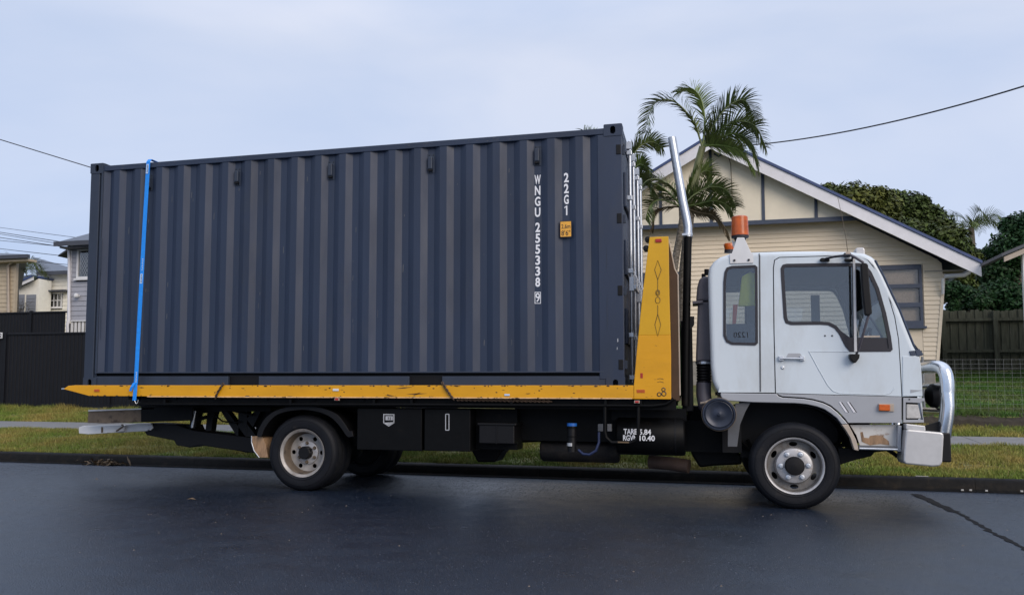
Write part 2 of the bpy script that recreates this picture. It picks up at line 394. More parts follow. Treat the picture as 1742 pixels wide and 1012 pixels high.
# rough dark bank below the right-hand lawn
vs = []; xs = np.arange(5.5, 22, .12); A = []; B = []; C2 = []
for x in xs:
    j = rng.normal(0, .012, 3)
    A.append((x, 7.86+j[0], gz(x, 7.9)-.02)); B.append((x, 7.93+j[1], gz(x, 7.9)+.09+j[0]*2)); C2.append((x, 8.10, gz(x, 8.1)+.02+j[2]))
setp(MB().sheet(A, B).sheet(B, C2).build('soil_bank', m_bank, smooth=180), kind='structure')
# seam across the asphalt
cps = [(1553, 840), (1580, 850), (1612, 866), (1640, 877), (1665, 893), (1700, 912), (1742, 932), (1800, 962)]
def onroad(u, v, z=0.0):
    d = AR*((u-871-CX)/FPX)-AU*((v-506-CY)/FPX)+AF; t = (z-CAM.z)/d.z; return CAM+d*t
cp = [onroad(*c) for c in cps]; fine = []
for a, b in zip(cp, cp[1:]):
    for k in range(8): fine.append(a.lerp(b, k/8)+Vector((rng.normal(0, .008), rng.normal(0, .008), 0)))
l1 = []; l2 = []
for i, p in enumerate(fine):
    w = .012+.022*abs(math.sin(i*1.7))*rng.random()+(.02 if i < 20 else 0); l1.append((p.x-w, p.y, .0035)); l2.append((p.x+w*1.2, p.y+.01, .0035))
setp(MB().sheet(l1, l2).build('road_seam', m_crack, recalc=False), kind='structure')

_ph = rng.uniform(0, 6.28, (14, 3)); _fr = rng.normal(0, 1, (14, 2))
def patch(x, y, s=1.0):
    v = np.zeros_like(x)
    for (p, _, _), (fx, fy) in zip(_ph, _fr): v = v+np.sin(fx*2.6*s*x+fy*4.2*s*y+p)
    return v/4.0
def blades(name, n, xr, yr, hgt, wid, m, label=None, dens=None, zf=gz):
    x = rng.uniform(*xr, n); y = rng.uniform(*yr, n)
    if dens is not None:
        k = dens(x, y) > rng.random(n); x, y = x[k], y[k]; n = len(x)
    z = np.array([zf(a, b) for a, b in zip(x, y)])
    pt = patch(x, y)+.5*patch(x, y, 3.1); keep = rng.random(n) < np.clip(.95+.5*pt, .28, 1); x, y, z, pt = x[keep], y[keep], z[keep], pt[keep]; n = len(x)
    h = hgt*rng.uniform(.45, 1.25, n)*np.clip(1+.45*pt, .45, 1.8); a = rng.uniform(0, 2*np.pi, n); le = rng.normal(0, .55, (2, n))*h
    dx, dy = np.cos(a)*wid/2, np.sin(a)*wid/2
    v = np.empty((n, 3, 3)); v[:, 0] = np.stack([x-dx, y-dy, z-.012], 1); v[:, 1] = np.stack([x+dx, y+dy, z-.012], 1); v[:, 2] = np.stack([x+le[0], y+le[1], z+h], 1)
    me = bpy.data.meshes.new(name); me.vertices.add(3*n); me.vertices.foreach_set('co', v.ravel())
    me.loops.add(3*n); me.loops.foreach_set('vertex_index', np.arange(3*n)); me.polygons.add(n)
    me.polygons.foreach_set('loop_start', np.arange(0, 3*n, 3)); me.polygons.foreach_set('loop_total', np.full(n, 3)); me.update()
    return setp(link(name, me, m), label=label, kind='stuff')
blades('verge_grass', 250000, (-7.5, 13), (2.64, 5.5), .045, .011, m_grass)
blades('verge_grass', 70000, (-9.5, 14.5), (6.82, 7.95), .05, .012, m_grass)
blades('verge_grass', 26000, (-10, 4), (7.95, 8.5), .07, .013, m_grass)
m_straw = mat('dry_blades', (.26, .20, .085), .8, island=.4)
blades('dry_grass', 26000, (-7.5, 13), (2.64, 5.5), .040, .010, m_straw)
blades('kerb_grass', 9000, (-7.5, 13), (2.60, 2.70), .055, .010, m_grass)
blades('lawn_grass', 30000, (5.5, 15), (8.0, 8.6), .075, .013, m_lawn)
blades('lawn_grass', 130000, (8.3, 18.5), (8.6, 16.5), .05, .016, m_lawn)

m_aclean = mat('blue_black_metal', (.022, .028, .045), .33, metal=.3, var=.5, vs=7)
# ------------------------------------------------------------------ buildings
def xrange_at(poly, z):
    xs = []; n = len(poly)
    for i in range(n):
        (xa, za), (xb, zb) = poly[i], poly[(i+1) % n]
        if (za-z)*(zb-z) <= 0 and abs(za-zb) > 1e-9: xs.append(xa+(xb-xa)*(z-za)/(zb-za))
    return (min(xs), max(xs)) if len(xs) >= 2 else None
def boards(parent, poly, Y, pitch, m, name='weatherboard', proud=.019, holes=()):
    z0 = min(z for x, z in poly); z1 = max(z for x, z in poly); k = 0; z = z0
    while z < z1-.02:
        zt = min(z+pitch, z1); a = xrange_at(poly, z+.004); b = xrange_at(poly, zt-.004)
        if a and b:
            spans = [(a[0], a[1], b[0], b[1])]
            for (hx0, hx1, hz0, hz1) in holes:
                if zt > hz0+.01 and z < hz1-.01:
                    ns = []
                    for s in spans:
                        if s[0] < hx0 < s[1]: ns.append((s[0], hx0, s[2], hx0))
                        if s[0] < hx1 < s[1]: ns.append((hx1, s[1], hx1, s[3]))
                        if s[1] <= hx0 or s[0] >= hx1: ns.append(s)
                    spans = ns
            cut = []
            for xa, xb, xc, xd in spans:
                xj = xa+rng.uniform(.3, 4.2)
                while xj < xb-.3:
                    cut.append((xa, xj-.0015, xc, xj-.0015)); xa = xc = xj+.0015; xj += rng.uniform(2.2, 4.2)
                cut.append((xa, xb, xc, xd))
            for xa, xb, xc, xd in cut:
                if xb-xa < .02: continue
                j = float(rng.normal(0, .0012))
                mb = MB(); p = proud+j
                mb.add([(xa, Y-p, z), (xb, Y-p, z), (xb, Y+.02, z), (xa, Y+.02, z),
                        (xc, Y-.002, zt+.004), (xd, Y-.002, zt+.004), (xd, Y+.02, zt+.004), (xc, Y+.02, zt+.004)],
                       [(0,3,2,1),(4,5,6,7),(0,1,5,4),(1,2,6,5),(2,3,7,6),(3,0,4,7)]).build(name, m, parent, recalc=False)
        z += pitch; k += 1
def window(parent, x0, x1, z0, z1, Y, panes, mf, fr=.05, mg=None, back=None, sill=True, proud=.05, depth=.12):
    """panes: (fx0, fx1, fz0, fz1) fractions of the opening"""
    px = [(x0+(x1-x0)*a, x0+(x1-x0)*b, z0+(z1-z0)*c, z0+(z1-z0)*d) for a, b, c, d in panes]
    holes = [[(a, c), (b, c), (b, d), (a, d)] for a, b, c, d in px]
    w = holed('window', [(x0, z0), (x1, z0), (x1, z1), (x0, z1)], holes, Y-proud, depth, mf, parent)
    OFF[w.name] = OFF[parent.name]
    for a, b, c, d in px:
        MB().box(a-.003, b+.003, Y-proud+.03, Y-proud+.036, c-.003, d+.003).build('pane', mg or m_hglass, w)
    MB().box(x0+.01, x1-.01, Y+.075, Y+.08, z0+.01, z1-.01).build('blind', back or m_blind, w)
    if sill: MB().box(x0-.03, x1+.05, Y-proud-.06, Y+.01, z0-.05, z0-.002).build('sill', mf, w)
    return w

# --- cream gabled house behind the truck
H = thing('gabled_house', 'cream weatherboard house with a blue-edged gable roof directly behind the truck cab', 'house', (7.2, 13, 0))
YW, YG, YB = 13.0, 12.72, 12.42
ap = P(1208, 231, YB); er = P(1669, 446, YB); hx = ap.x; exr = er.x; exl = 2*hx-exr
sl = (ap.z-er.z)/(exr-hx)
belt = P(1270, 380, YG).z
gb = P(1603, 470, YW)
wr_top, wr_bot = P(1604, 470, YW), P(1593, 612, YW)
wl = 2*hx-wr_top.x
zb = P(1593, 612, YW).z
# solid body behind the boards
def roof_z(x, drop=0): return ap.z-abs(x-hx)*sl-drop
bodyp = [(wl+.05, gz(0, 13)-.1), (wr_bot.x-.03, gz(12, 13)-.1), (wr_bot.x-.03, zb), (wr_top.x-.03, roof_z(wr_top.x, .35)), (hx, roof_z(hx, .35)), (wl+.05, roof_z(wl, .35))]
hz = (P(1490, 555, YW).x, P(1568.5, 500, YW).x, P(1568, 555, YW).z, P(1568, 450.5, YW).z)
hz2 = (P(1060, 500, YW).x, P(1165, 500, YW).x, P(1150, 581, YW).z, P(1150, 464, YW).z)
body = holed('wall', bodyp, [[(h[0]+.02, h[2]+.02), (h[1]-.02, h[2]+.02), (h[1]-.02, h[3]-.02), (h[0]+.02, h[3]-.02)] for h in (hz2, hz)], YW+.021, .10, m_wb, H)
MB().box(wl+.1, wr_bot.x-.05, YW+.14, YW+9.5, gz(7, 13)-.5, roof_z(wr_top.x, .5)).build('inner_wall', m_base, H)
xq = hx+(ap.z-.22-belt-.05)/sl
wpoly = [(wl, zb), (wr_bot.x, zb), (wr_top.x, wr_top.z+.02), (wr_top.x-.02, roof_z(wr_top.x, .22)), (xq, belt+.05), (2*hx-xq, belt+.05), (wl, roof_z(wl, .22))]
boards(H, wpoly, YW, .098, m_wb, holes=[(hz[0], hz[1]+.03, hz[2]-.02, hz[3]+.02), (hz2[0]-.03, hz2[1]+.03, hz2[2]-.02, hz2[3]+.02), (hz[0]-.5, P(1571, 600, YW).x, zb-.01, hz[2]-.02)])
MB().box(hz[0]-.5, P(1571, 600, YW).x-.005, YW-.006, YW+.02, zb, hz[2]-.055).build('smooth_panel', m_wb, H)
MB().box(wl, wr_bot.x-.04, YW+.0, YW+.02, gz(7, 13)-.6, zb-.003).build('base_wall', m_base, H)
# corner board following the flared corner
cb = [(wr_bot.x-.01, zb-.02), (wr_bot.x+.05, zb-.02), (wr_top.x+.05, wr_top.z+.05), (wr_top.x-.01, wr_top.z+.05)]
MB().prism(cb, YW-.03, YW+.05).build('corner_board', m_wb, H)
def fr(n, gap=.03):
    return [(.06, .94, i/n+.045, (i+1)/n-.035) for i in range(n)]
window(H, *hz, YW, [(.05, .94, .09, .31), (.05, .94, .385, .625), (.05, .94, .69, .93)], m_trim)
window(H, *hz2, YW, [(.04, .30, .08, .93), (.34, .64, .08, .46), (.34, .64, .50, .93), (.68, .96, .08, .38), (.68, .96, .42, .72), (.68, .96, .76, .93)], m_trim, back=m_seat)
# gable sheets between battens
gpoly_l, gpoly_r = hx-(ap.z-belt)/sl, hx+(ap.z-belt)/sl
bat = [P(1209, 300, YG).x, P(1298, 330, YG).x, P(1388, 350, YG).x]
bx = sorted(bat+[bat[0]-(bat[1]-bat[0]), bat[0]-2*(bat[1]-bat[0])])
edges = [gpoly_l+.1]+bx+[gpoly_r-.1]
for a, b in zip(edges, edges[1:]):
    a2, b2 = a+.012, b-.012
    if b2-a2 < .1: continue
    pl = [(a2, belt+.03), (b2, belt+.03), (b2, max(belt+.04, roof_z(b2, .22)))]
    if a2 < hx < b2: pl.append((hx, roof_z(hx, .22)))
    pl.append((a2, max(belt+.04, roof_z(a2, .22))))
    MB().prism(pl, YG, YG+.03).build('gable_sheet', m_panel, H)
for x in bx:
    zt = roof_z(x, .2)
    if zt > belt+.1: MB().box(x-.032, x+.032, YG-.022, YG+.005, belt+.05, zt).build('batten', m_trim, H)
MB().box(gpoly_l-.1, gpoly_r-.02, YG-.06, YG+.02, belt-.045, belt+.048).build('belt_rail', m_trim, H)
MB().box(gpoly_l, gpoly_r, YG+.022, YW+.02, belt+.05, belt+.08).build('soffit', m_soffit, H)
for s, ex in ((1, exr), (-1, exl)):
    A = (hx, ap.z-.03); B = (ex, er.z-.03); h = .27
    MB().prism([(A[0]+s*.002, A[1]), (B[0], B[1]), (B[0], B[1]-h), (A[0]+s*.002, A[1]-h)], YB, YB+.035).build('bargeboard', m_bargeb, H)
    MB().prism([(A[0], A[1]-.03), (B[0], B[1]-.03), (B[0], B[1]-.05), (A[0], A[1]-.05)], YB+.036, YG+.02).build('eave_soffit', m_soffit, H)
    off = .05
    MB().prism([(hx, ap.z-.025), (ex+s*.02, er.z-.034), (ex+s*.02, er.z+.03), (hx, ap.z+.035)], YB-.03, YB+11).build('roof', m_roofblue, H)
# eave box, gutter and short waste pipe under the right eave
g0 = P(1560, 462, YW)
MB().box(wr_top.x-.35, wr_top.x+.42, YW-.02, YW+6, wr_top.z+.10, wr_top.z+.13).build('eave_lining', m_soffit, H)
MB().tube([P(1607, 470, YB+.5), P(1640, 468, YB+.5), P(1648, 463, YB+.5), P(1648, 456, YB+.5)], .05, 10).build('gutter_pipe', m_whitewood, H, smooth=60)
MB().tube([P(1604, 473, YB+.4), P(1604, 500, YB+.5)], .03, 8).build('downpipe', m_whitewood, H, smooth=60)
MB().tube([P(1215, 262, YG-.05), P(1222, 266, YG-.08), P(1232, 262, YG-.06), P(1236, 252, YG-.05)], .02, 6).build('conduit', m_trim, H)
MB().tube([P(1236, 252, YG-.05), P(1243, 280, YG-.05), P(1245, 320, YG-.05), P(1246, 368, YG-.05)], .009, 5).build('wall_cable', m_dirty, H)

# --- neighbour on the far right, only its eave and post in view
HR = thing('neighbour_house', 'dark-roofed house whose eave and white post just enter at the right edge of the photo', 'house', (16, 11, 0))
Y = 11.0; a = P(1704, 431, Y); b = P(1742, 415, Y); sR = (b.z-a.z)/(b.x-a.x)
MB().prism([(a.x, a.z), (a.x+6, a.z+6*sR), (a.x+6, a.z+6*sR-.06), (a.x, a.z-.06)], Y, Y+4).build('roof', m_roofdark, HR)
MB().prism([(a.x+.05, a.z-.062), (a.x+6, a.z+6*sR-.062), (a.x+6, a.z+6*sR-.19), (a.x+.05, a.z-.16)], Y+.04, Y+.08).build('bargeboard', m_beige, HR)
px_ = P(1741, 500, Y+.3).x
MB().box(px_, px_+.1, Y+.25, Y+.35, 1.0, a.z+.0).build('post', m_whitewood, HR)
MB().box(px_+2.2, px_+5.5, Y+1.0, Y+3.8, .8, a.z+.1).build('wall', m_wbtan, HR)

# --- grey two-storey house on the left
HG = thing('grey_house', 'grey weatherboard house with a hipped roof, just left of the container', 'house', (-9, 12, 0))
Y = 12.0; c = P(118, 480, Y); xr = c.x+7.5; z_t = P(125, 420, Y).z; z_m = P(130, 545, Y).z
wh = (P(132, 450, Y).x, P(158, 450, Y).x, P(140, 474, Y).z, P(140, 424, Y).z)
boards(HG, [(c.x, z_m), (xr, z_m), (xr, z_t), (c.x, z_t)], Y, .13, m_wbgrey, holes=[(wh[0]-.02, wh[1]+.02, wh[2]-.02, wh[3]+.02)])
MB().box(c.x+.03, xr-.03, Y+.13, Y+8, gz(-8, 13)-.2, z_t).build('wall', m_wbgrey, HG)
MB().box(c.x+.03, xr, Y+.022, Y+.05, .7, z_m-.07).build('lower_wall', m_fence, HG)
for i in range(26):
    x = c.x+.10+i*.115; MB().box(x, x+.07, Y-.01, Y+.02, .75, z_m-.03).build('slat', m_whitewood, HG)
MB().box(c.x, xr, Y-.04, Y+.02, z_m-.03, z_m-.001).build('belt_rail', m_whitewood, HG)
wn = window(HG, *wh, Y, [(.10, .94, .06, .95)], m_whitewood, back=m_black)
gm = MB(); 
for i in range(-8, 14):
    for s in (1, -1):
        x0 = wh[0]+.05+i*.075; zz0, zz1 = wh[2]+.04, wh[3]-.15
        hgt = zz1-zz0; xa, xb = (x0, x0+hgt*.6) if s > 0 else (x0+hgt*.6, x0)
        pts = [(xa, zz0), (xb, zz1)]
        (x1_, z1_), (x2_, z2_) = pts; lo, hi = wh[0]+.05, wh[1]-.03; t0, t1 = 0, 1
        dx = x2_-x1_
        ta, tb = sorted(((lo-x1_)/dx, (hi-x1_)/dx)); t0, t1 = max(0, ta), min(1, tb)
        if t1 > t0: gm.tube([(x1_+dx*t0, Y-.012, z1_+(z2_-z1_)*t0), (x1_+dx*t1, Y-.012, z1_+(z2_-z1_)*t1)], .004, 4)
gm.build('security_grille', m_whitewood, wn)
MB().tube([P(117.5, 415, Y-.06), P(117.5, 543, Y-.06), P(115, 552, Y-.06), P(115, 575, Y-.06)], .04, 10).build('downpipe', m_bargeb, HG, smooth=60)
MB().box(c.x-.02, c.x+.06, Y-.02, Y+.1, z_m, z_t).build('corner_board', m_bargeb, HG)
e0 = P(93, 413, Y-.5); rz = e0.z; rx0, rx1 = e0.x, xr+.5; ry0, ry1 = Y-.5, Y+8.5; tp = P(150, 383, Y+1.3)
s2 = 4.4
v = [(rx0, ry0, rz), (rx1, ry0, rz), (rx1, ry1, rz), (rx0, ry1, rz), (rx0+s2, ry0+s2, rz+2.35), (rx1-s2, ry0+s2, rz+2.35)]
MB().add(v, [(0,1,5,4), (1,2,5), (2,3,4,5), (3,0,4), (0,3,2,1)]).build('roof', m_roofgrey, HG)
MB().box(rx0, rx1, ry0-.05, ry0-.005, rz-.10, rz+.02).build('gutter', m_roofdark, HG)
MB().box(c.x, xr, Y-.45, Y+.2, rz-.14, rz-.105).build('soffit', m_roofdark, HG)
hd = thing('window_awning', 'small dark slatted window hood sticking out from the left wall of the grey house', 'awning', (c.x-.3, Y+.6, P(100, 430, Y).z))
a, b = P(88, 432, Y), P(104, 421, Y)
MB().prism([(a.x, a.z), (b.x, b.z), (c.x, b.z+.02), (c.x, b.z-.03), (b.x, b.z-.05), (a.x, a.z-.03)], Y+.25, Y+1.3).build('hood', m_roofdark, hd)
for i in range(4):
    x = P(104+i*3.6, 430, Y).x; MB().box(x, x+.025, Y+.28, Y+.32, P(104, 429+i*5, Y).z, P(104, 421, Y).z-.03).build('bracket_slat', m_roofdark, hd)
q = P(130, 503, Y-.12)
sc = MB().lathe([(0, -.07), (.045, -.06), (.065, -.02), (.062, .02), (.05, .045), (.03, .05), (.03, .10), (0, .10)], q, 'y', 18).build('security_camera', m_whitewood, HG, smooth=50)
MB().lathe([(0, -.002), (.022, 0), (.022, .02)], q+Vector((-.03, -.06, .0)), 'y', 12).build('camera_lens', m_black, sc)

# --- pale house farther back between the two
HB = thing('pale_house', 'pale cream house with a grey roof, farther back between the tan and the grey house', 'house', (-19, 24, 0))
Y = 24.0; a = P(65, 466, Y); b = P(119, 470, Y); zf = gz(-20, 24)-.5; zt = a.z
w = (P(84, 510, Y).x, P(106, 510, Y).x, P(95, 523, Y).z, P(95, 499, Y).z)
boards(HB, [(a.x, zf), (b.x+4, zf), (b.x+4, zt), (a.x, zt)], Y, .17, m_wbpale, holes=[(w[0]-.04, w[1]+.04, w[2]-.03, w[3]+.03)], proud=.03)
MB().box(a.x+.05, b.x+4, Y+.13, Y+8, zf, zt).build('wall', m_wbpale, HB)
window(HB, *w, Y, [(.08, .36, .06, .46), (.08, .36, .52, .94), (.40, .64, .06, .46), (.40, .64, .52, .94), (.70, .93, .06, .46), (.70, .93, .52, .94)], m_whitewood, back=m_black)
hA, hB2 = P(83, 497, Y), P(119, 497, Y)
MB().box(hA.x, hB2.x, Y-.4, Y, hA.z-.02, hA.z+.04).build('window_hood', m_roofdark, HB)
e = P(64, 462, Y-.4); pk = P(56, 436, Y+2.2)
v = [(e.x, Y-.4, e.z), (b.x+4.5, Y-.4, e.z), (b.x+4.5, Y+6, e.z), (e.x-1.5, Y+6, e.z), (e.x-1.5, Y+1.4, e.z), (P(56, 437, Y+2.6).x, Y+2.6, P(56, 437, Y+2.6).z), (P(116, 459, Y+2.6).x+.5, Y+2.6, P(116, 459, Y+2.6).z)]
MB().add(v, [(0, 1, 6, 5), (0, 5, 4), (4, 5, 3), (3, 5, 6, 2), (1, 2, 6), (0, 4, 3, 2, 1)]).build('roof', m_roofgrey, HB)
MB().box(e.x, b.x+4.5, Y-.46, Y-.405, e.z-.16, e.z-.02).build('gutter', m_roofdark, HB)
# lower garage wing with its raking roof
g1, g2 = P(28, 489, Y-1), P(65, 472, Y-1)
Yg = Y-1.0; gx0 = P(27, 500, Yg).x; gx1 = P(65, 500, Yg).x
MB().prism([(gx0-1, zf), (gx1, zf), (gx1, g2.z-.05), (gx0, g1.z-.08), (gx0-1, g1.z-.4)], Yg, Yg+.8).build('garage_wall', m_wbpale, HB)
MB().prism([(g1.x, g1.z), (g2.x, g2.z), (g2.x, g2.z-.14), (g1.x, g1.z-.14)], Yg-.3, Yg-.25).build('bargeboard', m_whitewood, HB)
MB().prism([(g1.x, g1.z+.06), (g2.x, g2.z+.06), (g2.x, g2.z+.0), (g1.x, g1.z+.0)], Yg-.35, Yg+5).build('lean_to_roof', m_roofblue, HB)
t0 = P(28, 475, Yg+.5); MB().prism([(t0.x, g1.z+.35), (g2.x-.3, g2.z+.12), (g2.x-.3, g2.z+.07), (t0.x, g1.z+.05)], Yg-.1, Yg+4).build('porch_roof', m_roofgrey, HB)
for u0, u1 in ((28, 42.5), (44.5, 62)):
    q0, q1 = P(u0, 532, Yg), P(u1, 501, Yg); d_ = MB().box(q0.x, q1.x, Yg-.03, Yg-.003, zf, q1.z).build('garage_door', m_garage, HB)
    for k in range(5):
        zz = q1.z-.12-k*.14; MB().box(q0.x+.03, q1.x-.03, Yg-.045, Yg-.0305, zz-.05, zz).build('door_panel', m_garage, d_)

# --- tan house on the left edge
HT = thing('tan_house', 'tan weatherboard house with a dark gutter at the left edge of the photo', 'house', (-15, 15, 0))
Y = 15.0; c = P(25.5, 480, Y); zt = P(10, 443, Y).z; xl = c.x-6
boards(HT, [(xl, 1.0), (c.x, 1.0), (c.x, zt), (xl, zt)], Y, .135, m_wbtan, proud=.02)
K = .93
MB().add([(xl, Y+.022, .8), (c.x-.02, Y+.022, .8), (c.x-.02-7*K, Y+7, .8), (xl-7, Y+7, .8), (xl, Y+.022, zt+.1), (c.x-.02, Y+.022, zt+.1), (c.x-.02-7*K, Y+7, zt+.1), (xl-7, Y+7, zt+.1)], [(0,3,2,1),(4,5,6,7),(0,1,5,4),(1,2,6,5),(2,3,7,6),(3,0,4,7)]).build('wall', m_wbtan, HT)
MB().box(c.x-.02, c.x+.05, Y-.03, Y+.08, 1.0, zt).build('corner_board', m_wbtan, HT)
MB().tube([P(21, 438, Y-.35), P(20, 446, Y-.2), P(14, 452, Y-.07), P(14.5, 535, Y-.07)], .05, 10).build('downpipe', m_beige, HT, smooth=60)
e = P(50, 438, Y-.4)
MB().box(xl, e.x, Y-.5, Y-.38, e.z-.02, e.z+.09).build('gutter', m_roofdark, HT)
MB().box(xl, e.x-.05, Y-.38, Y, e.z-.10, e.z-.03).build('soffit', m_wbtan, HT)
v = [(xl, Y-.45, e.z+.09), (e.x, Y-.45, e.z+.09), (e.x-7*K, Y+7, e.z+.09), (xl-7, Y+7, e.z+.09), (e.x-2.6-3.3*K, Y+3.3, e.z+.95), (xl-3, Y+3.3, e.z+.95)]
MB().add(v, [(0, 1, 4, 5), (1, 2, 4), (2, 3, 5, 4), (0, 3, 2, 1)]).build('roof', m_roofgrey, HT)

# ------------------------------------------------------------------ fences
def panel_fence(name, label, x0, x1, Y, ztop, zbot, step, m, phase):
    F = thing(name, label, 'fence', ((x0+x1)/2, Y, zbot)); x = phase
    xs = []
    while x > x0: x -= step
    x += step
    cur = x0; cuts = []
    while x < x1: cuts.append(x); x += step
    ps = [x0]+cuts+[x1]
    for a, b in zip(ps, ps[1:]):
        n = max(2, int((b-a)/.10)); pts = []
        for i in range(n):
            xx = a+.03+(b-a-.06)*i/n; w = (b-a-.06)/n
            pts += [(xx, 0), (xx+w*.62, 0), (xx+w*.72, .014), (xx+w*.9, .014)]
        pts.append((b-.03, 0))
        MB().sheet([(p, Y+q, zbot) for p, q in pts], [(p, Y+q, ztop-.02) for p, q in pts]).build('fence_panel', m, F, recalc=False)
        MB().box(a, b, Y-.022, Y+.03, ztop-.04, ztop+.005).build('top_rail', m, F, bevel=.006)
        MB().box(a, b, Y-.022, Y+.03, zbot-.02, zbot+.05).build('bottom_rail', m, F)
    for a in cuts: MB().box(a-.035, a+.035, Y-.035, Y+.045, zbot-.05, ztop+.03).build('fence_post', m, F)
    return F
Y = 8.5; zt = P(80, 566, Y).z; zb_ = P(80, 692, Y).z
p1 = P(9, 600, Y).x; p2 = P(186, 680, Y).x
panel_fence('metal_fence', 'black ribbed metal panel fence along the footpath left of the truck', p1-4.7, 2.2, Y, zt, zb_+.02, p2-p1, m_fence, p1)
Y = 11.0
panel_fence('metal_fence', 'taller black metal fence set farther back, below the pale house at the left', P(53, 540, Y).x-5, P(113, 540, Y).x, Y, P(80, 530, Y).z, .8, 3.0, m_fence, P(53, 540, Y).x)
sg = thing('number_plate', 'small white house number plate on the black fence at the left edge', 'number plate', P(0, 570, 8.42))
a, b = P(-9, 575.5, 8.43), P(4, 565.5, 8.43)
MB().box(a.x, b.x, 8.43, 8.44, a.z, b.z).build('plate', m_whitewood, sg)
a, b = P(-1.5, 574, 8.43), P(3, 567, 8.43); text('2', a.x, b.x, a.z, b.z, 8.428, m_ink, sg, name='numeral', bold=.02)

# wire fence along the right-hand lawn
Y = 8.12; wf = thing('wire_fence', 'waist-high galvanised wire mesh fence along the lawn at the right', 'fence', (13, Y, .75))
x0, x1 = P(1570, 620, Y).x, P(1742, 620, Y).x+1.6; ztw = P(1690, 611, Y).z; k = 0
for i in range(13):
    z = ztw-i*.072; MB().tube([(x0, Y, z), ((x0+x1)/2, Y, z-.006), (x1, Y, z)], .0017, 4, caps=False).build('horizontal_wire', m_fwire, wf)
x = x0
while x < x1:
    MB().tube([(x, Y, ztw), (x+rng.normal(0, .004), Y, gz(x, Y)-.02)], .0014, 4, caps=False).build('vertical_wire', m_fwire, wf); x += .118
for x in (x0, x1): MB().tube([(x, Y+.02, gz(x, Y)-.1), (x, Y+.02, ztw+.05)], .02, 8).build('fence_post', m_fwire, wf)

# weathered paling fence behind the lawn
Y = 17.0; pf = thing('paling_fence', 'weathered grey-green timber paling fence at the back of the lawn on the right', 'fence', (17, Y, 1.7))
x = P(1588, 560, Y).x; x1 = P(1742, 560, Y).x+2.5; z1 = P(1690, 527, Y).z; i = 0
while x < x1:
    wv = .098+rng.normal(0, .004); dz = rng.normal(0, .018); z0 = gz(x, Y)-.03; yo = (.018 if i % 2 else 0)+rng.normal(0, .002)
    MB().add([(x, Y+yo, z0), (x+wv, Y+yo, z0), (x+wv, Y+yo+.016, z0), (x, Y+yo+.016, z0), (x, Y+yo, z1+dz-.02), (x+wv, Y+yo, z1+dz-.02), (x+wv, Y+yo+.016, z1+dz-.02), (x, Y+yo+.016, z1+dz-.02),
              (x+wv*.3, Y+yo, z1+dz), (x+wv*.7, Y+yo, z1+dz), (x+wv*.7, Y+yo+.016, z1+dz), (x+wv*.3, Y+yo+.016, z1+dz)],
             [(0,3,2,1),(0,1,5,4),(1,2,6,5),(2,3,7,6),(3,0,4,7),(4,5,9,8),(8,9,10,11),(6,7,11,10),(5,6,10,9),(7,4,8,11)]).build('paling', m_paling, pf, recalc=False)
    x += wv-.004; i += 1
for z in (z1-.24, z1-1.02): MB().box(P(1588, 560, Y).x, x1, Y-.075, Y-.013, z-.035, z+.035).build('rail', m_paling, pf)
for k in range(4): xx = P(1600, 560, Y).x+k*1.15; MB().box(xx, xx+.1, Y-.12, Y-.018, 1.6, z1-.03).build('fence_post', m_paling, pf)

# ------------------------------------------------------------------ vegetation
def leaf_mesh(name, blobs, n, size, m, parent, shell=.5, flat=.8):
    """irregular leaf faces spread through a crown made of overlapping lumps"""
    w = np.array([b[1][0]*b[1][2] for b in blobs]); w = w/w.sum(); cs = np.zeros((n, 3)); idx = rng.choice(len(blobs), n, p=w)
    d = rng.normal(0, 1, (n, 3)); d /= np.linalg.norm(d, axis=1)[:, None]
    r = rng.random(n)**shell
    C_ = np.array([b[0] for b in blobs], float)[idx]; R_ = np.array([b[1] for b in blobs], float)[idx]
    # secondary clumping
    nc = max(8, n//70); cd_ = rng.normal(0, 1, (nc, 3)); cd_ /= np.linalg.norm(cd_, axis=1)[:, None]; ci = rng.integers(0, nc, n)
    dirs = cd_[ci]*.80+d*.32; c = C_+R_*dirs*(.72+.36*r)[:, None]
    nrm = d*.5+cd_[ci]*.5+np.array([0, 0, .6]); nrm += rng.normal(0, .5, (n, 3)); nrm /= np.linalg.norm(nrm, axis=1)[:, None]
    t = np.cross(nrm, rng.normal(0, 1, (n, 3))); t /= np.linalg.norm(t, axis=1)[:, None]; b = np.cross(nrm, t)
    s = size*rng.uniform(.5, 1.3, n)[:, None]
    v = np.stack([c-t*s*.5, c+b*s*.28-nrm*s*.08, c+t*s*.55, c-b*s*.3-nrm*s*.05], 1)
    off = np.array(OFF[parent.name]); v = v-off
    me = bpy.data.meshes.new(name); me.vertices.add(4*n); me.vertices.foreach_set('co', v.ravel())
    me.loops.add(4*n); me.loops.foreach_set('vertex_index', np.arange(4*n)); me.polygons.add(n)
    me.polygons.foreach_set('loop_start', np.arange(0, 4*n, 4)); me.polygons.foreach_set('loop_total', np.full(n, 4)); me.update()
    return link(name, me, m, parent)
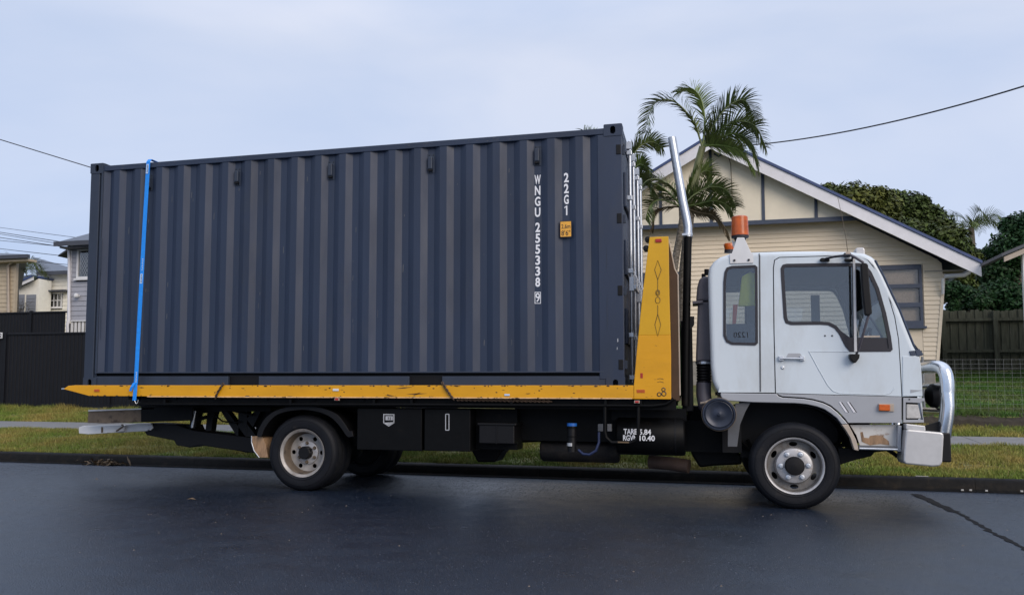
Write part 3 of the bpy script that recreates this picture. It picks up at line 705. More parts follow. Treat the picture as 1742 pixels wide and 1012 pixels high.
def tree(name, label, circ, Y, n, size, m, depth=1.0, cat='tree', group=None, trunk=True, core=True):
    bl = []
    for u, v, r in circ:
        yy = Y+rng.uniform(-1.4, 1.4)*depth; c = P(u, v, yy); rr = (P(u+r, v, yy)-c).length; bl.append(((c.x, c.y, c.z), (rr, rr*.9, rr*.85)))
    for (c_, r_) in list(bl):
        for _k in range(4):
            dv = rng.normal(0, 1, 3); dv /= np.linalg.norm(dv); f_ = rng.uniform(.28, .5)
            bl.append(((c_[0]+dv[0]*r_[0]*.85, c_[1]+dv[1]*r_[1]*.85, c_[2]+abs(dv[2])*r_[2]*.8), (r_[0]*f_, r_[1]*f_, r_[2]*f_)))
    cx = sum(b[0][0] for b in bl)/len(bl); base = Vector((cx, Y, gz(cx, Y)))
    T = thing(name, label, cat, base, group)
    leaf_mesh('crown', bl, n, size, m, T)
    if core:
        k = MB()
        for (c, r) in bl:
            for j in range(3): pass
    if trunk:
        low = min(b[0][2] for b in bl)
        tb = MB(); top = Vector((cx, Y, (base.z+low)/2+.6)); r0 = .035*(max(b[0][2] for b in bl)-base.z)+.05
        tb.tube([base-Vector((0, 0, .2)), base.lerp(top, .5)+Vector((.08, 0, 0)), top], r0, 10, r2=r0*.75).build('trunk', m_bark, T, smooth=60)
        for (c, r) in bl[:len(circ)]:
            c = Vector(c); mid = top.lerp(c, .55)+Vector((rng.normal(0, .15), rng.normal(0, .15), -.15))
            MB().tube([top, mid, c], r0*.5, 6, r2=r0*.12).build('limb', m_bark, T, smooth=60)
    return T
tree('shade_tree', 'broad olive-green dome-shaped tree behind the right slope of the cream house roof', [(1415, 340, 30), (1448, 345, 42), (1492, 352, 42), (1538, 362, 44), (1578, 388, 44), (1612, 418, 42), (1640, 448, 36), (1560, 425, 58), (1500, 410, 58), (1620, 480, 44), (1654, 486, 28)], 34, 62000, .19, m_leafA, 1.2)
tree('evergreen_tree', 'dark green tree behind the paling fence at the right edge', [(1752, 392, 44), (1722, 425, 42), (1700, 462, 38), (1750, 470, 50), (1712, 505, 40), (1682, 510, 30), (1746, 535, 45)], 23, 42000, .13, m_leafB, .8)
tree('garden_shrub', 'dark leafy shrub between the cream house corner and the paling fence', [(1618, 495, 22), (1642, 505, 24), (1664, 515, 20), (1630, 525, 20)], 20.5, 12000, .10, m_leafB, .4, cat='shrub')

def frond(parent, pts, ll, m, n=80, wid=.024, nm='frond', rise=.55):
    pts = [Vector(p) for p in pts]; k = len(pts)
    def cat(t):
        t *= (k-1); i = min(int(t), k-2); f = t-i; p0 = pts[max(i-1, 0)]; p1 = pts[i]; p2 = pts[i+1]; p3 = pts[min(i+2, k-1)]
        return .5*((2*p1)+(p2-p0)*f+(2*p0-5*p1+4*p2-p3)*f*f+(3*p1-p0-3*p2+p3)*f**3)
    Q = [cat(i/24) for i in range(25)]; mb = MB(); mb.tube(Q, lambda t: .022*(1-.8*t), 5)
    for i in range(n):
        t = .12+.87*i/n; c = cat(t); d = (cat(min(1, t+.02))-cat(max(0, t-.02))).normalized()
        side = d.cross(Vector((0, 0, 1)))
        side = side.normalized() if side.length > .15 else Vector((0, 1, 0)); upn = side.cross(d).normalized()
        if upn.z < 0: upn = -upn
        L_ = ll*(.55+.9*math.sin(math.pi*min(1, t*.85+.12))*.6)*rng.uniform(.85, 1.1)
        for sg in (1, -1):
            dr = (side*sg*.5+upn*(sg*.55+rise*.35+rng.normal(0, .12))+d*.62).normalized()
            p = c.copy(); w0 = wid*rng.uniform(.8, 1.2); row1 = []; row2 = []; g = 0
            for s in range(5):
                f = s/4; ww = w0*(1-f)**.6*(.6 if s == 0 else 1)+.001
                wv = dr.cross(Vector((.3*sg, .4, .8))).normalized()*ww*.5
                row1.append(p-wv); row2.append(p+wv); g += .30*f+.10
                dr = (dr+Vector((rng.normal(0, .03), rng.normal(0, .03), -g*.36))).normalized(); p = p+dr*L_/4
            mb.sheet(row1, row2)
    return mb.build(nm, m, parent, recalc=False)
def palm_px(label, base, trunk_px, Y, fr_px, ll, r, shaft=None, group='palms in front of the cream house', seed=0, dry=0):
    c0 = P(*trunk_px[-1], Y); T = thing('palm_tree', label, 'palm', (c0.x, Y, gz(c0.x, Y)), group)
    pts = [P(u, v, Y) for u, v in trunk_px]+[Vector((c0.x-.05, Y, gz(c0.x, Y)-.1))]
    sh = shaft or 0
    if sh:
        MB().tube(pts[:sh+1], r*.8, 12, r2=r*1.15).build('crownshaft', m_crownshaft, T, smooth=60)
    MB().tube(pts[sh:], lambda t: r*(1+.25*t)*(1+.06*math.sin(t*60)), 12).build('trunk', m_palmtrunk, T, smooth=60)
    c = pts[0]
    for i, f in enumerate(fr_px):
        yo = f[0]; q = f[1:]; n = len(q); pl = [c]
        for j, (u, v) in enumerate(q): pl.append(P(u, v, Y+yo*(j+1)/n))
        mt = m_frondy if i % 4 == 1 else (m_frondd if dry and i >= len(fr_px)-dry else m_frond)
        frond(T, pl, ll*(.7 if mt is m_frondd else 1), mt, n=84)
    return T
palm_px('tall palm with arching fronds standing highest, right of the chrome exhaust tip', None,
        [(1195, 250), (1188, 278), (1181, 308), (1176, 340), (1170, 400), (1163, 470)], 10.2,
        [(-.3, (1178, 205), (1145, 172), (1112, 178), (1096, 228)), (.2, (1199, 205), (1192, 168), (1174, 150), (1152, 158)),
         (.3, (1214, 212), (1240, 180), (1268, 172), (1286, 210)), (-.4, (1212, 242), (1245, 228), (1275, 240), (1290, 284)),
         (-.2, (1213, 232), (1248, 208), (1284, 214), (1303, 252)), (-.7, (1218, 247), (1240, 250), (1262, 258), (1278, 286))], .37, .085, shaft=3)
palm_px('shorter palm with drooping fronds, crown half hidden by the exhaust pipe', None,
        [(1160, 352), (1161, 372), (1157, 400), (1150, 435), (1145, 470)], 10.0,
        [(-.3, (1146, 322), (1122, 306), (1100, 308), (1083, 330)), (.4, (1140, 330), (1112, 312), (1088, 318), (1072, 345)), (-.5, (1142, 345), (1122, 340), (1106, 350), (1098, 374)),
         (.2, (1180, 332), (1208, 318), (1236, 324), (1252, 352)), (-.3, (1185, 348), (1215, 342), (1240, 352), (1252, 382)), (.5, (1172, 325), (1186, 300), (1202, 290), (1212, 300)),
         (-.6, (1190, 362), (1212, 366), (1228, 382), (1236, 402)), (.3, (1138, 352), (1122, 356), (1114, 370), (1110, 392))], .33, .065, dry=2)
palm_px('palm mostly hidden behind the container doors, only frond tips showing', None,
        [(1062, 305), (1060, 350), (1058, 420), (1056, 480)], 10.4,
        [(.3, (1074, 270), (1090, 248), (1110, 242), (1128, 252)), (-.2, (1076, 290), (1088, 280), (1098, 284), (1104, 300)), 
         (.2, (1040, 275), (1024, 250), (1008, 232), (992, 222)), (-.4, (1078, 305), (1096, 304), (1106, 318), (1110, 336))], .33, .07)
# distant and left-hand palms
def far_palm(label, u, v, Y, r, n, group=None, hide=()):
    c = P(u, v, Y); T = thing('palm_tree', label, 'palm', (c.x, Y, gz(c.x, Y)), group)
    MB().tube([c, Vector((c.x+.1, Y, (c.z+gz(c.x, Y))/2)), Vector((c.x, Y, gz(c.x, Y)-.1))], .14*r/1.5, 10).build('trunk', m_palmtrunk, T, smooth=60)
    for i in range(n):
        a = 2*math.pi*i/n+rng.uniform(-.2, .2); e = rng.uniform(.2, 1.1); dv = Vector((math.cos(a), math.sin(a), 0))
        frond(T, [c, c+dv*r*.35+Vector((0, 0, r*.35*e)), c+dv*r*.75+Vector((0, 0, r*.38*e)), c+dv*r*1.05+Vector((0, 0, r*(.3*e-.25)))], r*.34, m_frond if i % 3 else m_frondy, n=26, wid=.02*r)
far_palm('small distant palm on the skyline between the two trees at the right', 1652, 388, 50, 1.75, 13)
far_palm('yellowing palm beside the right corner of the tan house', 27, 462, 18, 1.05, 11)
bs = thing('bare_shrub', 'small leafless shrub in front of the grey garage doors at the left', 'shrub', (P(38, 528, 20).x, 20, 1.5))
for i in range(12):
    p0 = P(40+rng.normal(0, 1.5), 545, 20); p1 = P(40+rng.normal(0, 7), 526+rng.normal(0, 3), 20+rng.normal(0, .2)); p2 = P(40+rng.normal(0, 9), 514+rng.normal(0, 3), 20+rng.normal(0, .3))
    MB().tube([p0, p1, p2], .014, 5, r2=.004).build('branch', m_bark, bs)

# ------------------------------------------------------------------ overhead cables
def cable(name, label, A, B, sag, r, group=None, cat='cable'):
    pts = [Vector(A).lerp(Vector(B), i/24)+Vector((0, 0, -sag*4*(i/24)*(1-i/24))) for i in range(25)]
    return setp(MB().tube(pts, r, 5).build(name, m_wire, smooth=60), label, cat, group)
A = P(1237, 250, YG-.06); B = P(1742, 120, 7.0); B2 = A.lerp(B, 1.35)
cable('overhead_cable', 'single service cable sagging from the gable up to the right edge of the photo', A, B2, .32, .014)
A = P(0, 235, 9.0); B = P(155, 283, 9.6); d_ = B-A
cable('overhead_cable', 'single dark cable sloping down to the top left corner of the container', A-d_*6, B+d_*2.6, .04, .012)
for i, (v0, v1, r) in enumerate([(385, 399, .008), (393, 410, .012), (396, 414, .010), (402, 418, .012), (407, 417, .010), (421, 433, .011), (436, 447, .011)]):
    A = P(0, v0, 19+i*.3); B = P(118, v1+2, 15+i*.2); d_ = B-A
    cable('power_line', ['topmost', 'second from top', 'third from top', 'middle one', 'third from bottom', 'second from bottom', 'lowest'][i]+' of the seven thin power lines left of the grey house roof', A-d_*3, B+d_*.9, .05, r, 'power lines left of the grey house')
# ------------------------------------------------------------------ shipping container
CT = thing('shipping_container', 'dark blue-grey corrugated shipping container riding on the yellow truck tray', 'shipping container', (3.03, 1.2, DZ))
LX, WY, HZ = 6.058, 2.438, 2.591
YI = .046; YO = .012
xc0 = P(963, 400, YI).x; PIT = (P(963, 400, YI).x-P(733, 400, YI).x)/5
xa, xb = .178, P(1018, 400, .01).x
zt, zb2 = DZ+HZ-.095, DZ+.176
def corr(y_in, y_out):
    pts = [(xa, y_out)]; k0 = math.floor((xa-xc0)/PIT)-1; x = xc0+k0*PIT
    while x < xb+PIT:
        for dx, yy in ((-.035, y_in), (.035, y_in), (.103, y_out), (.175, y_out)):
            q = x+dx
            if xa+.02 < q < xb-.02: pts.append((q, yy))
        x += PIT
    pts.append((xb, y_out)); return pts
pr = corr(YI, YO)
MB().sheet([(x, y, zb2) for x, y in pr], [(x, y, zt) for x, y in pr]).build('side_panel', m_cont, CT, recalc=False)
MB().sheet([(x, WY-y, zb2) for x, y in pr][::-1], [(x, WY-y, zt) for x, y in pr][::-1]).build('side_panel', m_cont, CT, recalc=False)
MB().box(.05, xb+.2, .09, WY-.09, DZ+.15, DZ+.17).build('floor', m_dark, CT)
rf = [(.06+i*.1, (.012 if i % 2 else 0)) for i in range(60)]
MB().sheet([(x, .03, DZ+HZ-.05+z) for x, z in rf], [(x, WY-.03, DZ+HZ-.05+z) for x, z in rf]).build('roof_panel', m_cont, CT)
MB().box(.03, .06, .1, WY-.1, DZ+.12, DZ+HZ-.1).build('end_panel', m_cont, CT)
# corner posts
for y0, s in ((0, 1), (WY, -1)):
    MB().box(.004, .128, min(y0+s*.004, y0+s*.09), max(y0+s*.004, y0+s*.09), DZ+.1, DZ+HZ-.1).build('corner_post', m_contpost, CT, bevel=.008)
    MB().box(.150, .176, min(y0+s*.002, y0+s*.05), max(y0+s*.002, y0+s*.05), DZ+.16, DZ+HZ-.1).build('post_flange', m_contpost, CT, bevel=.004)
    MB().box(.12, .155, min(y0+s*.030, y0+s*.05), max(y0+s*.030, y0+s*.05), DZ+.1, DZ+HZ-.1).build('post_web', m_contpost, CT)
    MB().box(xb-.002, LX-.004, min(y0+s*.005, y0+s*.12), max(y0+s*.005, y0+s*.12), DZ+.1, DZ+HZ-.1).build('door_post', m_cont, CT, bevel=.006)
    MB().box(.17, LX-.17, min(y0+s*.006, y0+s*.066), max(y0+s*.006, y0+s*.066), DZ+HZ-.096, DZ+HZ-.034).build('top_rail', m_cont, CT, bevel=.006)
    MB().box(.17, LX-.2, min(y0+s*.004, y0+s*.07), max(y0+s*.004, y0+s*.07), DZ+.163, DZ+.178).build('bottom_rail', m_contpost, CT, bevel=.003)
    MB().box(.15, LX-.17, min(y0+s*.055, y0+s*.075), max(y0+s*.055, y0+s*.075), DZ+.01, DZ+.165).build('bottom_rail', m_dark, CT)  # recessed web; the shadow under the flange is put into its black colour
f1, f2, f3, f4 = (P(u, 648, .01).x for u in (388, 440, 696, 752))
for a, b in ((.165, f1), (f2, f3), (f4, LX-.178)):
    MB().box(a, b, .010, .05, DZ+.012, DZ+.130).build('bottom_rail_face', m_contpost, CT, bevel=.004)
for a, b in ((f1, f2), (f3, f4)):
    MB().box(a, b, .045, .053, DZ+.0, DZ+.14).build('fork_pocket', m_black, CT)
# castings with their side holes
def casting(x0, y0, z0, sx, sy, top, m):
    W_, D_, H_ = .178, .162, .118; x1 = x0+sx*W_; zz = z0
    lo, hi = min(x0, x1), max(x0, x1); hcx = x0+sx*.089
    hol = [(hcx+.0255*math.cos(t), zz+H_/2+(.014 if math.sin(t) > 0 else -.014)+.0255*math.sin(t)) for t in np.linspace(0, 2*math.pi, 20, endpoint=False)]
    yy = y0 if sy > 0 else y0-.02
    o = holed('corner_casting', round_poly([(lo, zz), (hi, zz), (hi, zz+H_), (lo, zz+H_)], .012, 3), [hol], yy, .02, m, CT)
    ya, yb = (y0+.02, y0+D_) if sy > 0 else (y0-D_, y0-.02)
    mb = MB().box(lo, hi, ya, yb, zz+H_-.02, zz+H_-.0005).box(lo, hi, ya, yb, zz+.0005, zz+.02)
    mb.box(lo+.0005, lo+.02, ya, yb, zz+.021, zz+H_-.021).box(hi-.02, hi-.0005, ya, yb, zz+.021, zz+H_-.021).box(lo+.021, hi-.021, (ya+yb)/2+.03*sy, (ya+yb)/2+.04*sy, zz+.021, zz+H_-.021)
    mb.build('casting_box', m, o)
for x0, sx in ((0, 1), (LX, -1)):
    for y0, sy in ((-.001, 1), (WY+.001, -1)):
        for z0 in (DZ, DZ+HZ-.118): casting(x0, y0, z0, sx, sy, 0, m_contpost if x0 == 0 else m_cont)
# header, sill and doors at the right-hand end
MB().box(LX-.08, LX-.002, .16, WY-.16, DZ+HZ-.16, DZ+HZ-.02).build('door_header', m_cont, CT)
MB().box(LX-.08, LX-.002, .16, WY-.16, DZ+.0, DZ+.14).build('door_sill', m_cont, CT)
for y0, y1 in ((.10, WY/2-.01), (WY/2+.01, WY-.10)):
    d_ = MB().box(LX-.06, LX-.012, y0, y1, DZ+.145, DZ+HZ-.165).build('door_leaf', m_cont, CT, bevel=.006)
    for k in range(3):
        MB().box(LX-.0115, LX+.018, y0+.12, y1-.12, DZ+.45+k*.68, DZ+.80+k*.68).build('door_corrugation', m_cont, d_, bevel=.008)
rodz = [(.36, 1), (.86, 1), (1.50, 1), (2.02, 1)]
for i, (y, _) in enumerate(rodz):
    x = LX+.045
    r_ = MB().tube([(x, y, DZ+.07), (x, y, DZ+HZ-.09)], .017, 10).build('locking_rod', m_zinc, CT, smooth=60)
    for z in (.10, .52, 1.16, 1.9, 2.36): MB().box(x-.03, x+.022, y-.028, y+.028, DZ+z, DZ+z+.045).build('rod_bracket', m_zinc, r_, bevel=.005)
    hz_ = .98+(i % 2)*.06
    MB().box(x-.02, x+.03, y-.03, y+.03, DZ+hz_, DZ+hz_+.14).box(x+.02, x+.05, y-.02, y+(.42 if i % 2 == 0 else -.0)+.02, DZ+hz_+.02, DZ+hz_+.06).build('handle', m_zinc, r_, bevel=.004)
    MB().box(x-.03, x+.02, y-.03, y+.05, DZ+HZ-.17, DZ+HZ-.10).build('cam_keeper', m_zinc, r_)
for y in (.012, WY-.012):
    for v in (254, 371, 494, 620):
        z = P(1056, v, 0).z
        MB().box(LX-.058, LX-.014, y-.014, y+.014, z-.048, z+.048).build('hinge', m_black, CT, bevel=.004)
        MB().box(LX-.03, LX+.022, y+(.03 if y < 1 else -.06), y+(.06 if y < 1 else -.03), z-.04, z+.04).build('hinge', m_contpost, CT)
MB().box(LX-.012, LX+.03, WY-.07, WY-.004, DZ+.14, DZ+HZ-.16).build('door_gasket', m_dark, CT)
# side vents
for k, u in enumerate((915.5, 733.5, 565, 405, 257)):
    x = xc0-(1, 5, 9, 13, 17)[k]*PIT
    vv = {0: (249, 282), 1: (263, 295), 2: (275, 306), 3: (287, 316), 4: (298, 325)}[k]
    za, zb_ = P(u, vv[1], YI).z, P(u, vv[0], YI).z; w = .037
    v_ = MB().box(x-w, x+w, YI-.006, YI-.0005, za, zb_).build('side_vent', m_contpost, CT)
    MB().prism([(x-w*.78, za+.035), (x+w*.55, za+.035), (x+w*.55, zb_-.03), (x-w*.78, zb_-.03)], YI-.040, YI-.0065).build('vent_hood', m_contpost, v_, bevel=.01)
    MB().box(x-w*.75, x+w*.52, YI-.036, YI-.0066, za+.018, za+.0345).build('vent_slot', m_black, v_)
    for xx, zz in ((x-.02, za+.007), (x+.012, za+.007), (x-.02, zb_-.012), (x+.024, zb_-.012)):
        MB().box(xx-.004, xx+.004, YI-.010, YI-.0061, zz-.004, zz+.004).build('rivet', m_black, v_)
# lettering: one narrow glyph per recess
yt = YI-.002
def column(s, uc, v0, step, hpx, wpx):
    v = v0
    for ch in s:
        if ch != ' ':
            w = wpx*(1.12 if ch == 'W' else .52 if ch == '1' else 1)
            a, b = P(uc-w/2, v+hpx, yt), P(uc+w/2, v, yt)
            if ch == '1':
                h1 = b.z-a.z; xr_ = b.x-.002; sw_ = .0135
                MB().prism([(xr_-sw_, a.z), (xr_, a.z), (xr_, b.z), (xr_-sw_*.75, b.z), (a.x-.006, b.z-h1*.16), (a.x-.006, b.z-h1*.28), (xr_-sw_, b.z-h1*.16)], yt, yt+.001).build('lettering', m_white_mark, CT)
                v += step; continue
            text(ch, a.x, b.x, a.z, b.z, yt, m_white_mark, CT, bold=.03)
        v += step
column('WNGU', 914.6, 297.5, 18.5, 16.5, 9.4)
column('255338', 914.8, 378.5, 18.6, 16.6, 8.2)
column('22G1', 963.4, 294, 18.6, 16.6, 8.0)
a, b = P(911, 514, yt), P(918.5, 498, yt); text('9', a.x, b.x, a.z, b.z, yt, m_white_mark, CT, bold=.012)
q = [(P(u, v, yt).x, P(u, v, yt).z) for u, v in ((909.6, 516.5), (920, 516.5), (920, 496.5), (909.6, 496.5))]
ring('check_digit_box', q, .006, yt, .0012, m_white_mark, CT)
ys = YO-.004
a, b = P(953, 403.5, ys), P(972, 376, ys)
st = MB().prism(round_poly([(a.x, a.z), (b.x, a.z), (b.x, b.z), (a.x, b.z)], .008), ys, ys+.0015).build('height_sticker', m_sticker, CT)
ring('sticker_border', round_poly([(a.x-.003, a.z-.003), (b.x+.003, a.z-.003), (b.x+.003, b.z+.003), (a.x-.003, b.z+.003)], .010), .006, ys-.001, .001, m_ink, st)
for s, v0, v1 in (('2,6m', 381, 390.5), ("8'6\"", 391.5, 401)):
    a2, b2 = P(955, v1, ys), P(970.3, v0, ys); text(s, a2.x, b2.x, a2.z, b2.z, ys-.0012, m_ink, st, bold=.01)
# scrapes of bare primer
for u, v, w, h, Yq in ((1051, 575, 2, 7, .003), (1052, 582, 4, 2, .003), (1050, 590, 1.5, 5, .003), (622, 560, 4, 8, YI-.002), (1033, 500, .9, 62, .003), (1032, 420, .8, 40, .003), (172, 400, 1.2, 70, -.0), (171, 520, 1, 60, 0)):
    a2, b2 = P(u-w/2, v+h, Yq), P(u+w/2, v, Yq)
    pts = [(a2.x, a2.z), (b2.x, a2.z+(b2.z-a2.z)*.2), (b2.x-.002, b2.z), (a2.x+.001, b2.z-(b2.z-a2.z)*.15)]
    MB().prism(pts, Yq, Yq+.0008).build('paint_scrape', m_silver if w < 3 and u > 1040 and u < 1060 else m_contpost, CT)

mk = MB()
for i in range(46):
    k_ = rng.integers(0, 20); x = xc0-k_*PIT+rng.uniform(-.02, .02); z = DZ+rng.uniform(.25, 2.35); w_ = rng.uniform(.0015, .006); h_ = rng.uniform(.01, .09)
    if not (.3 < x < xb-.1): continue
    mk.add([(x-w_, YI-.0012, z), (x+w_*.6, YI-.0012, z+h_*.1), (x+w_, YI-.0012, z+h_), (x-w_*.5, YI-.0012, z+h_*.85)], [(0, 1, 2, 3)])
for i in range(26):
    x = rng.uniform(.2, 5.8); w_ = rng.uniform(.006, .04); z = DZ+HZ-.09+rng.uniform(0, .045); mk.add([(x, .0045, z), (x+w_, .0045, z+.002), (x+w_*.8, .0045, z+.006), (x+.002, .0045, z+.004)], [(0, 1, 2, 3)])
setp(mk.build('scuff_marks', m_greymud, CT, recalc=False), kind='stuff')
# ------------------------------------------------------------------ strap and chains
ST = thing('lashing_strap', 'bright blue webbing strap pulled down over the left part of the container', 'strap', (.8, -.03, DZ))
tp = P(251.5, 279.5, -.02); bt = P(231, 652, -.075); b2 = P(228.5, 681, -.085)
def strap(pts, w, th, name, m, par):
    L1 = [Vector((p[0]-w/2, p[1], p[2])) for p in pts]; L2 = [Vector((p[0]+w/2, p[1], p[2])) for p in pts]
    return MB().sheet(L1, L2).build(name, m, par, solid=th, recalc=False)
topz = DZ+HZ+.004
strap([(tp.x+.03, WY+.03, DZ+.1), (tp.x+.03, WY+.02, topz-.03), (tp.x+.03, WY-.02, topz), (tp.x, .02, topz), (tp.x, -.012, topz-.035), tuple(tp.lerp(bt, .3)), tuple(tp.lerp(bt, .7)), tuple(bt)], .05, .003, 'webbing', m_blue, ST)
strap([tuple(bt+Vector((0, -.004, 0))), tuple(bt.lerp(b2, .5)+Vector((.004, -.006, 0))), tuple(b2)], .046, .004, 'webbing', m_blue, ST)
strap([tuple(bt+Vector((-.012, -.010, .006))), tuple(bt+Vector((-.03, -.03, -.04))), tuple(bt+Vector((-.052, -.022, -.085)))], .034, .003, 'loose_tail', m_blue, ST)
def onstrap(v):  # point on the strap at photo row v
    t = (v-279.5)/(652-279.5); return tp.lerp(bt, t)
for v0, v1, w in ((279.5, 296, .030), (468, 484.5, .030)):
    A_, B_ = onstrap(v1), onstrap(v0)
    l_ = MB().add([(A_.x-w/2-.003, A_.y-.004, A_.z), (A_.x+w/2-.003, A_.y-.004, A_.z), (B_.x+w/2+.0, B_.y-.004, B_.z), (B_.x-w/2+.0, B_.y-.004, B_.z)], [(0, 1, 2, 3)]).build('print_label', m_label, ST)
    for k in range(6):
        c_ = A_.lerp(B_, .12+k*.14); MB().box(c_.x-.006, c_.x+.006, c_.y-.0052, c_.y-.0045, c_.z, c_.z+.008).build('print_mark', m_black, l_)
for v0, v1 in ((441, 462), (632, 650)):
    n_ = 7
    for k in range(n_):
        c_ = onstrap(v1).lerp(onstrap(v0), k/n_); MB().box(c_.x-.004+(k % 2)*.004, c_.x+.012, c_.y-.0045, c_.y-.0038, c_.z, c_.z+.010).build('print_mark', m_label, ST)
MB().tube([P(229, 681, -.085), P(231, 686, -.08), P(234, 685, -.07), P(235, 680, -.05)], .004, 6).build('hook', m_zinc, ST)
def chain(name, label, pts, n, r=.0065):
    C_ = thing(name, label, 'chain', pts[0], 'chains along the yellow rail'); pts = [Vector(p) for p in pts]
    L_ = [0]
    for a_, b_ in zip(pts, pts[1:]): L_.append(L_[-1]+(b_-a_).length)
    for i in range(n):
        s_ = L_[-1]*(i+.5)/n; j = max(k for k in range(len(L_)-1) if L_[k] <= s_); f = (s_-L_[j])/(L_[j+1]-L_[j]); c_ = pts[j].lerp(pts[j+1], f); d_ = (pts[j+1]-pts[j]).normalized()
        up = Vector((0, 1, 0)) if i % 2 else d_.cross(Vector((0, 1, 0))).normalized(); l_ = L_[-1]/n*.72
        ring_ = [c_+d_*l_*math.cos(t)*.95+up*l_*.55*math.sin(t) for t in np.linspace(0, 2*math.pi, 11)]
        MB().tube(ring_, r, 5, caps=False).build('chain_link', m_chain, C_)
chain('tie_chain', 'short rusty chain looped over the yellow rail nearest the rear wheel', [P(380, 652, -.07), P(375, 660, -.075), P(370, 668, -.075), P(366, 678, -.07)], 8)
chain('tie_chain', 'rusty chain hanging over the yellow rail below the second fork pocket', [P(752, 650, -.065), P(758, 660, -.075), P(765, 670, -.075), P(772, 680, -.07)], 10)
chain('tie_chain', 'long pale-worn chain lying along the rub rail under the right half of the tray', [P(778, 680, -.03), P(850, 681, -.03), P(900, 682, -.03), P(938, 683, -.03)], 44)

# ------------------------------------------------------------------ tilt tray truck
TR = thing('tilt_tray_truck', 'white cab tow truck with a yellow tray carrying the container', 'truck', (4.5, 1.2, 0))
YR = -.055
# yellow rails
rl = w2([(108, 661.5), (116, 656), (128, 655), (1078, 655.2), (1078, 678.5), (152, 673.3)], YR)
near = MB().prism(rl, YR, YR+.05).build('side_rail', m_yellow, TR, bevel=.003)
MB().prism([(x, z-.0) for x, z in rl], WY+.01, WY+.06).build('side_rail', m_yellow, TR)
for a_, b_, v0, v1, dv in ((250, 1075, 674, 676.4, 3.0),):
    q0, q1 = P(a_, v1-1.2, YR-.004), P(b_, v1+2.2, YR-.004)
    MB().add([(q0.x, YR-.004, q0.z), (q1.x, YR-.004, q1.z), (q1.x, YR-.004, q1.z+.011), (q0.x, YR-.004, q0.z+.011), (q0.x, YR+.02, q0.z), (q1.x, YR+.02, q1.z), (q1.x, YR+.02, q1.z+.011), (q0.x, YR+.02, q0.z+.011)], [(0,1,2,3),(0,4,5,1),(3,2,6,7),(0,3,7,4),(1,5,6,2)]).build('rail_lip', m_cream_edge, TR)
for u, v, w, h, m in ((566, 661, 10, 4, m_whitewood), (160, 662, 9, 4, m_orange), (858, 670, 9, 3, m_label), (1083, 662.5, 14, 5.5, m_orange)):
    a_, b_ = P(u, v+h, YR-.006), P(u+w, v, YR-.006); MB().box(a_.x, b_.x, YR-.008, YR-.0005, a_.z, b_.z).build('side_reflector', m, TR, bevel=.002)
for u, v, w in ((569, 676.5, 8), (1079, 681, 9)):
    a_, b_ = P(u, v+4.5, YR+.0), P(u+w, v, YR+.0)
    q_ = MB().box(a_.x, b_.x, YR-.0, YR+.02, a_.z, b_.z).build('marker_light', m_beige, TR); MB().box(a_.x+.008, b_.x-.008, YR-.006, YR-.0005, a_.z+.004, b_.z-.004).build('marker_lens', m_red, q_)
tipq = P(103, 661.5, YR); MB().tube([P(110, 661.3, YR+.02), tipq+Vector((0, .02, 0))], .008, 6).build('tail_pin', m_zinc, TR)
chips = MB()
for i in range(150):
    u = rng.uniform(150, 1070); top = rng.random() < .5; w_ = rng.uniform(.004, .022)*(1.8 if rng.random() < .15 else 1); h_ = rng.uniform(.003, .014)
    p = P(u, 655.2 if top else 673.6+(u-152)*.0056, YR); z0_ = p.z-h_*.5-.002 if top else p.z+h_*.5+.002
    if rng.random() < .12: z0_ = P(u, rng.uniform(658, 671), YR).z
    k_ = 7; pts_ = [(p.x+w_*math.cos(t)*rng.uniform(.5, 1.1), z0_+h_*math.sin(t)*rng.uniform(.4, .75)) for t in np.linspace(0, 2*math.pi, k_, endpoint=False)]
    chips.add([(x, YR-.0015, z) for x, z in pts_], [tuple(range(k_))])
for u0, v0, u1, v1 in ((672, 661, 702, 658), (702, 673, 716, 667), (690, 670.5, 728, 669), (236, 659, 246, 659.3), (655, 672, 672, 673.5)):
    p0, p1 = P(u0, v0, YR), P(u1, v1, YR); m_ = p0.lerp(p1, .5)+Vector((0, 0, .006)); chips.add([(p0.x, YR-.0016, p0.z), (m_.x, YR-.0016, m_.z-.012), (p1.x, YR-.0016, p1.z), (m_.x, YR-.0016, m_.z)], [(0, 1, 2, 3)])
setp(chips.build('rust_chips', m_brown, TR, recalc=False), kind='stuff')
# deck and beams under it
MB().box(.15, 6.40, YR+.055, WY+.005, DZ-.05, DZ-.006).build('deck', m_dark, TR)
for x in np.arange(.6, 6.3, .55): MB().box(x, x+.06, YR+.06, WY, DZ-.13, DZ-.051).build('cross_member', m_dark, TR)
ra = P(236, 687, YR+.03); rb = P(1110, 690, YR+.03); rc = P(1133, 687, YR+.03); rd = P(1146, 678, YR+.03)
MB().tube([ra+Vector((0, .05, .0)), ra, P(700, 688, YR+.03), rb, rc, rd], .017, 8).build('rub_rail', m_dark, TR, smooth=60)
a_, b_ = P(238, 692, 0), P(1150, 679, 0); MB().box(a_.x, b_.x, .02, .09, b_.z-.10, b_.z+.0).build('tray_subframe', m_dark, TR)
for u in (280, 494, 636, 700, 870, 1030, 1090): q_ = P(u, 684, YR+.02); MB().box(q_.x-.012, q_.x+.012, YR+.015, YR+.06, q_.z-.03, q_.z+.03).build('rail_bracket', m_dark, TR)
zr = P(600, 700, .8).z
for y in (.78, 1.56): MB().box(P(436, 700, y).x, 8.3, y, y+.09, .58, .82).build('chassis_rail', m_dark, TR)
for y in (.62, 1.70): MB().box(.25, 6.5, y, y+.10, .915, .98).build('tray_beam', m_dark, TR)
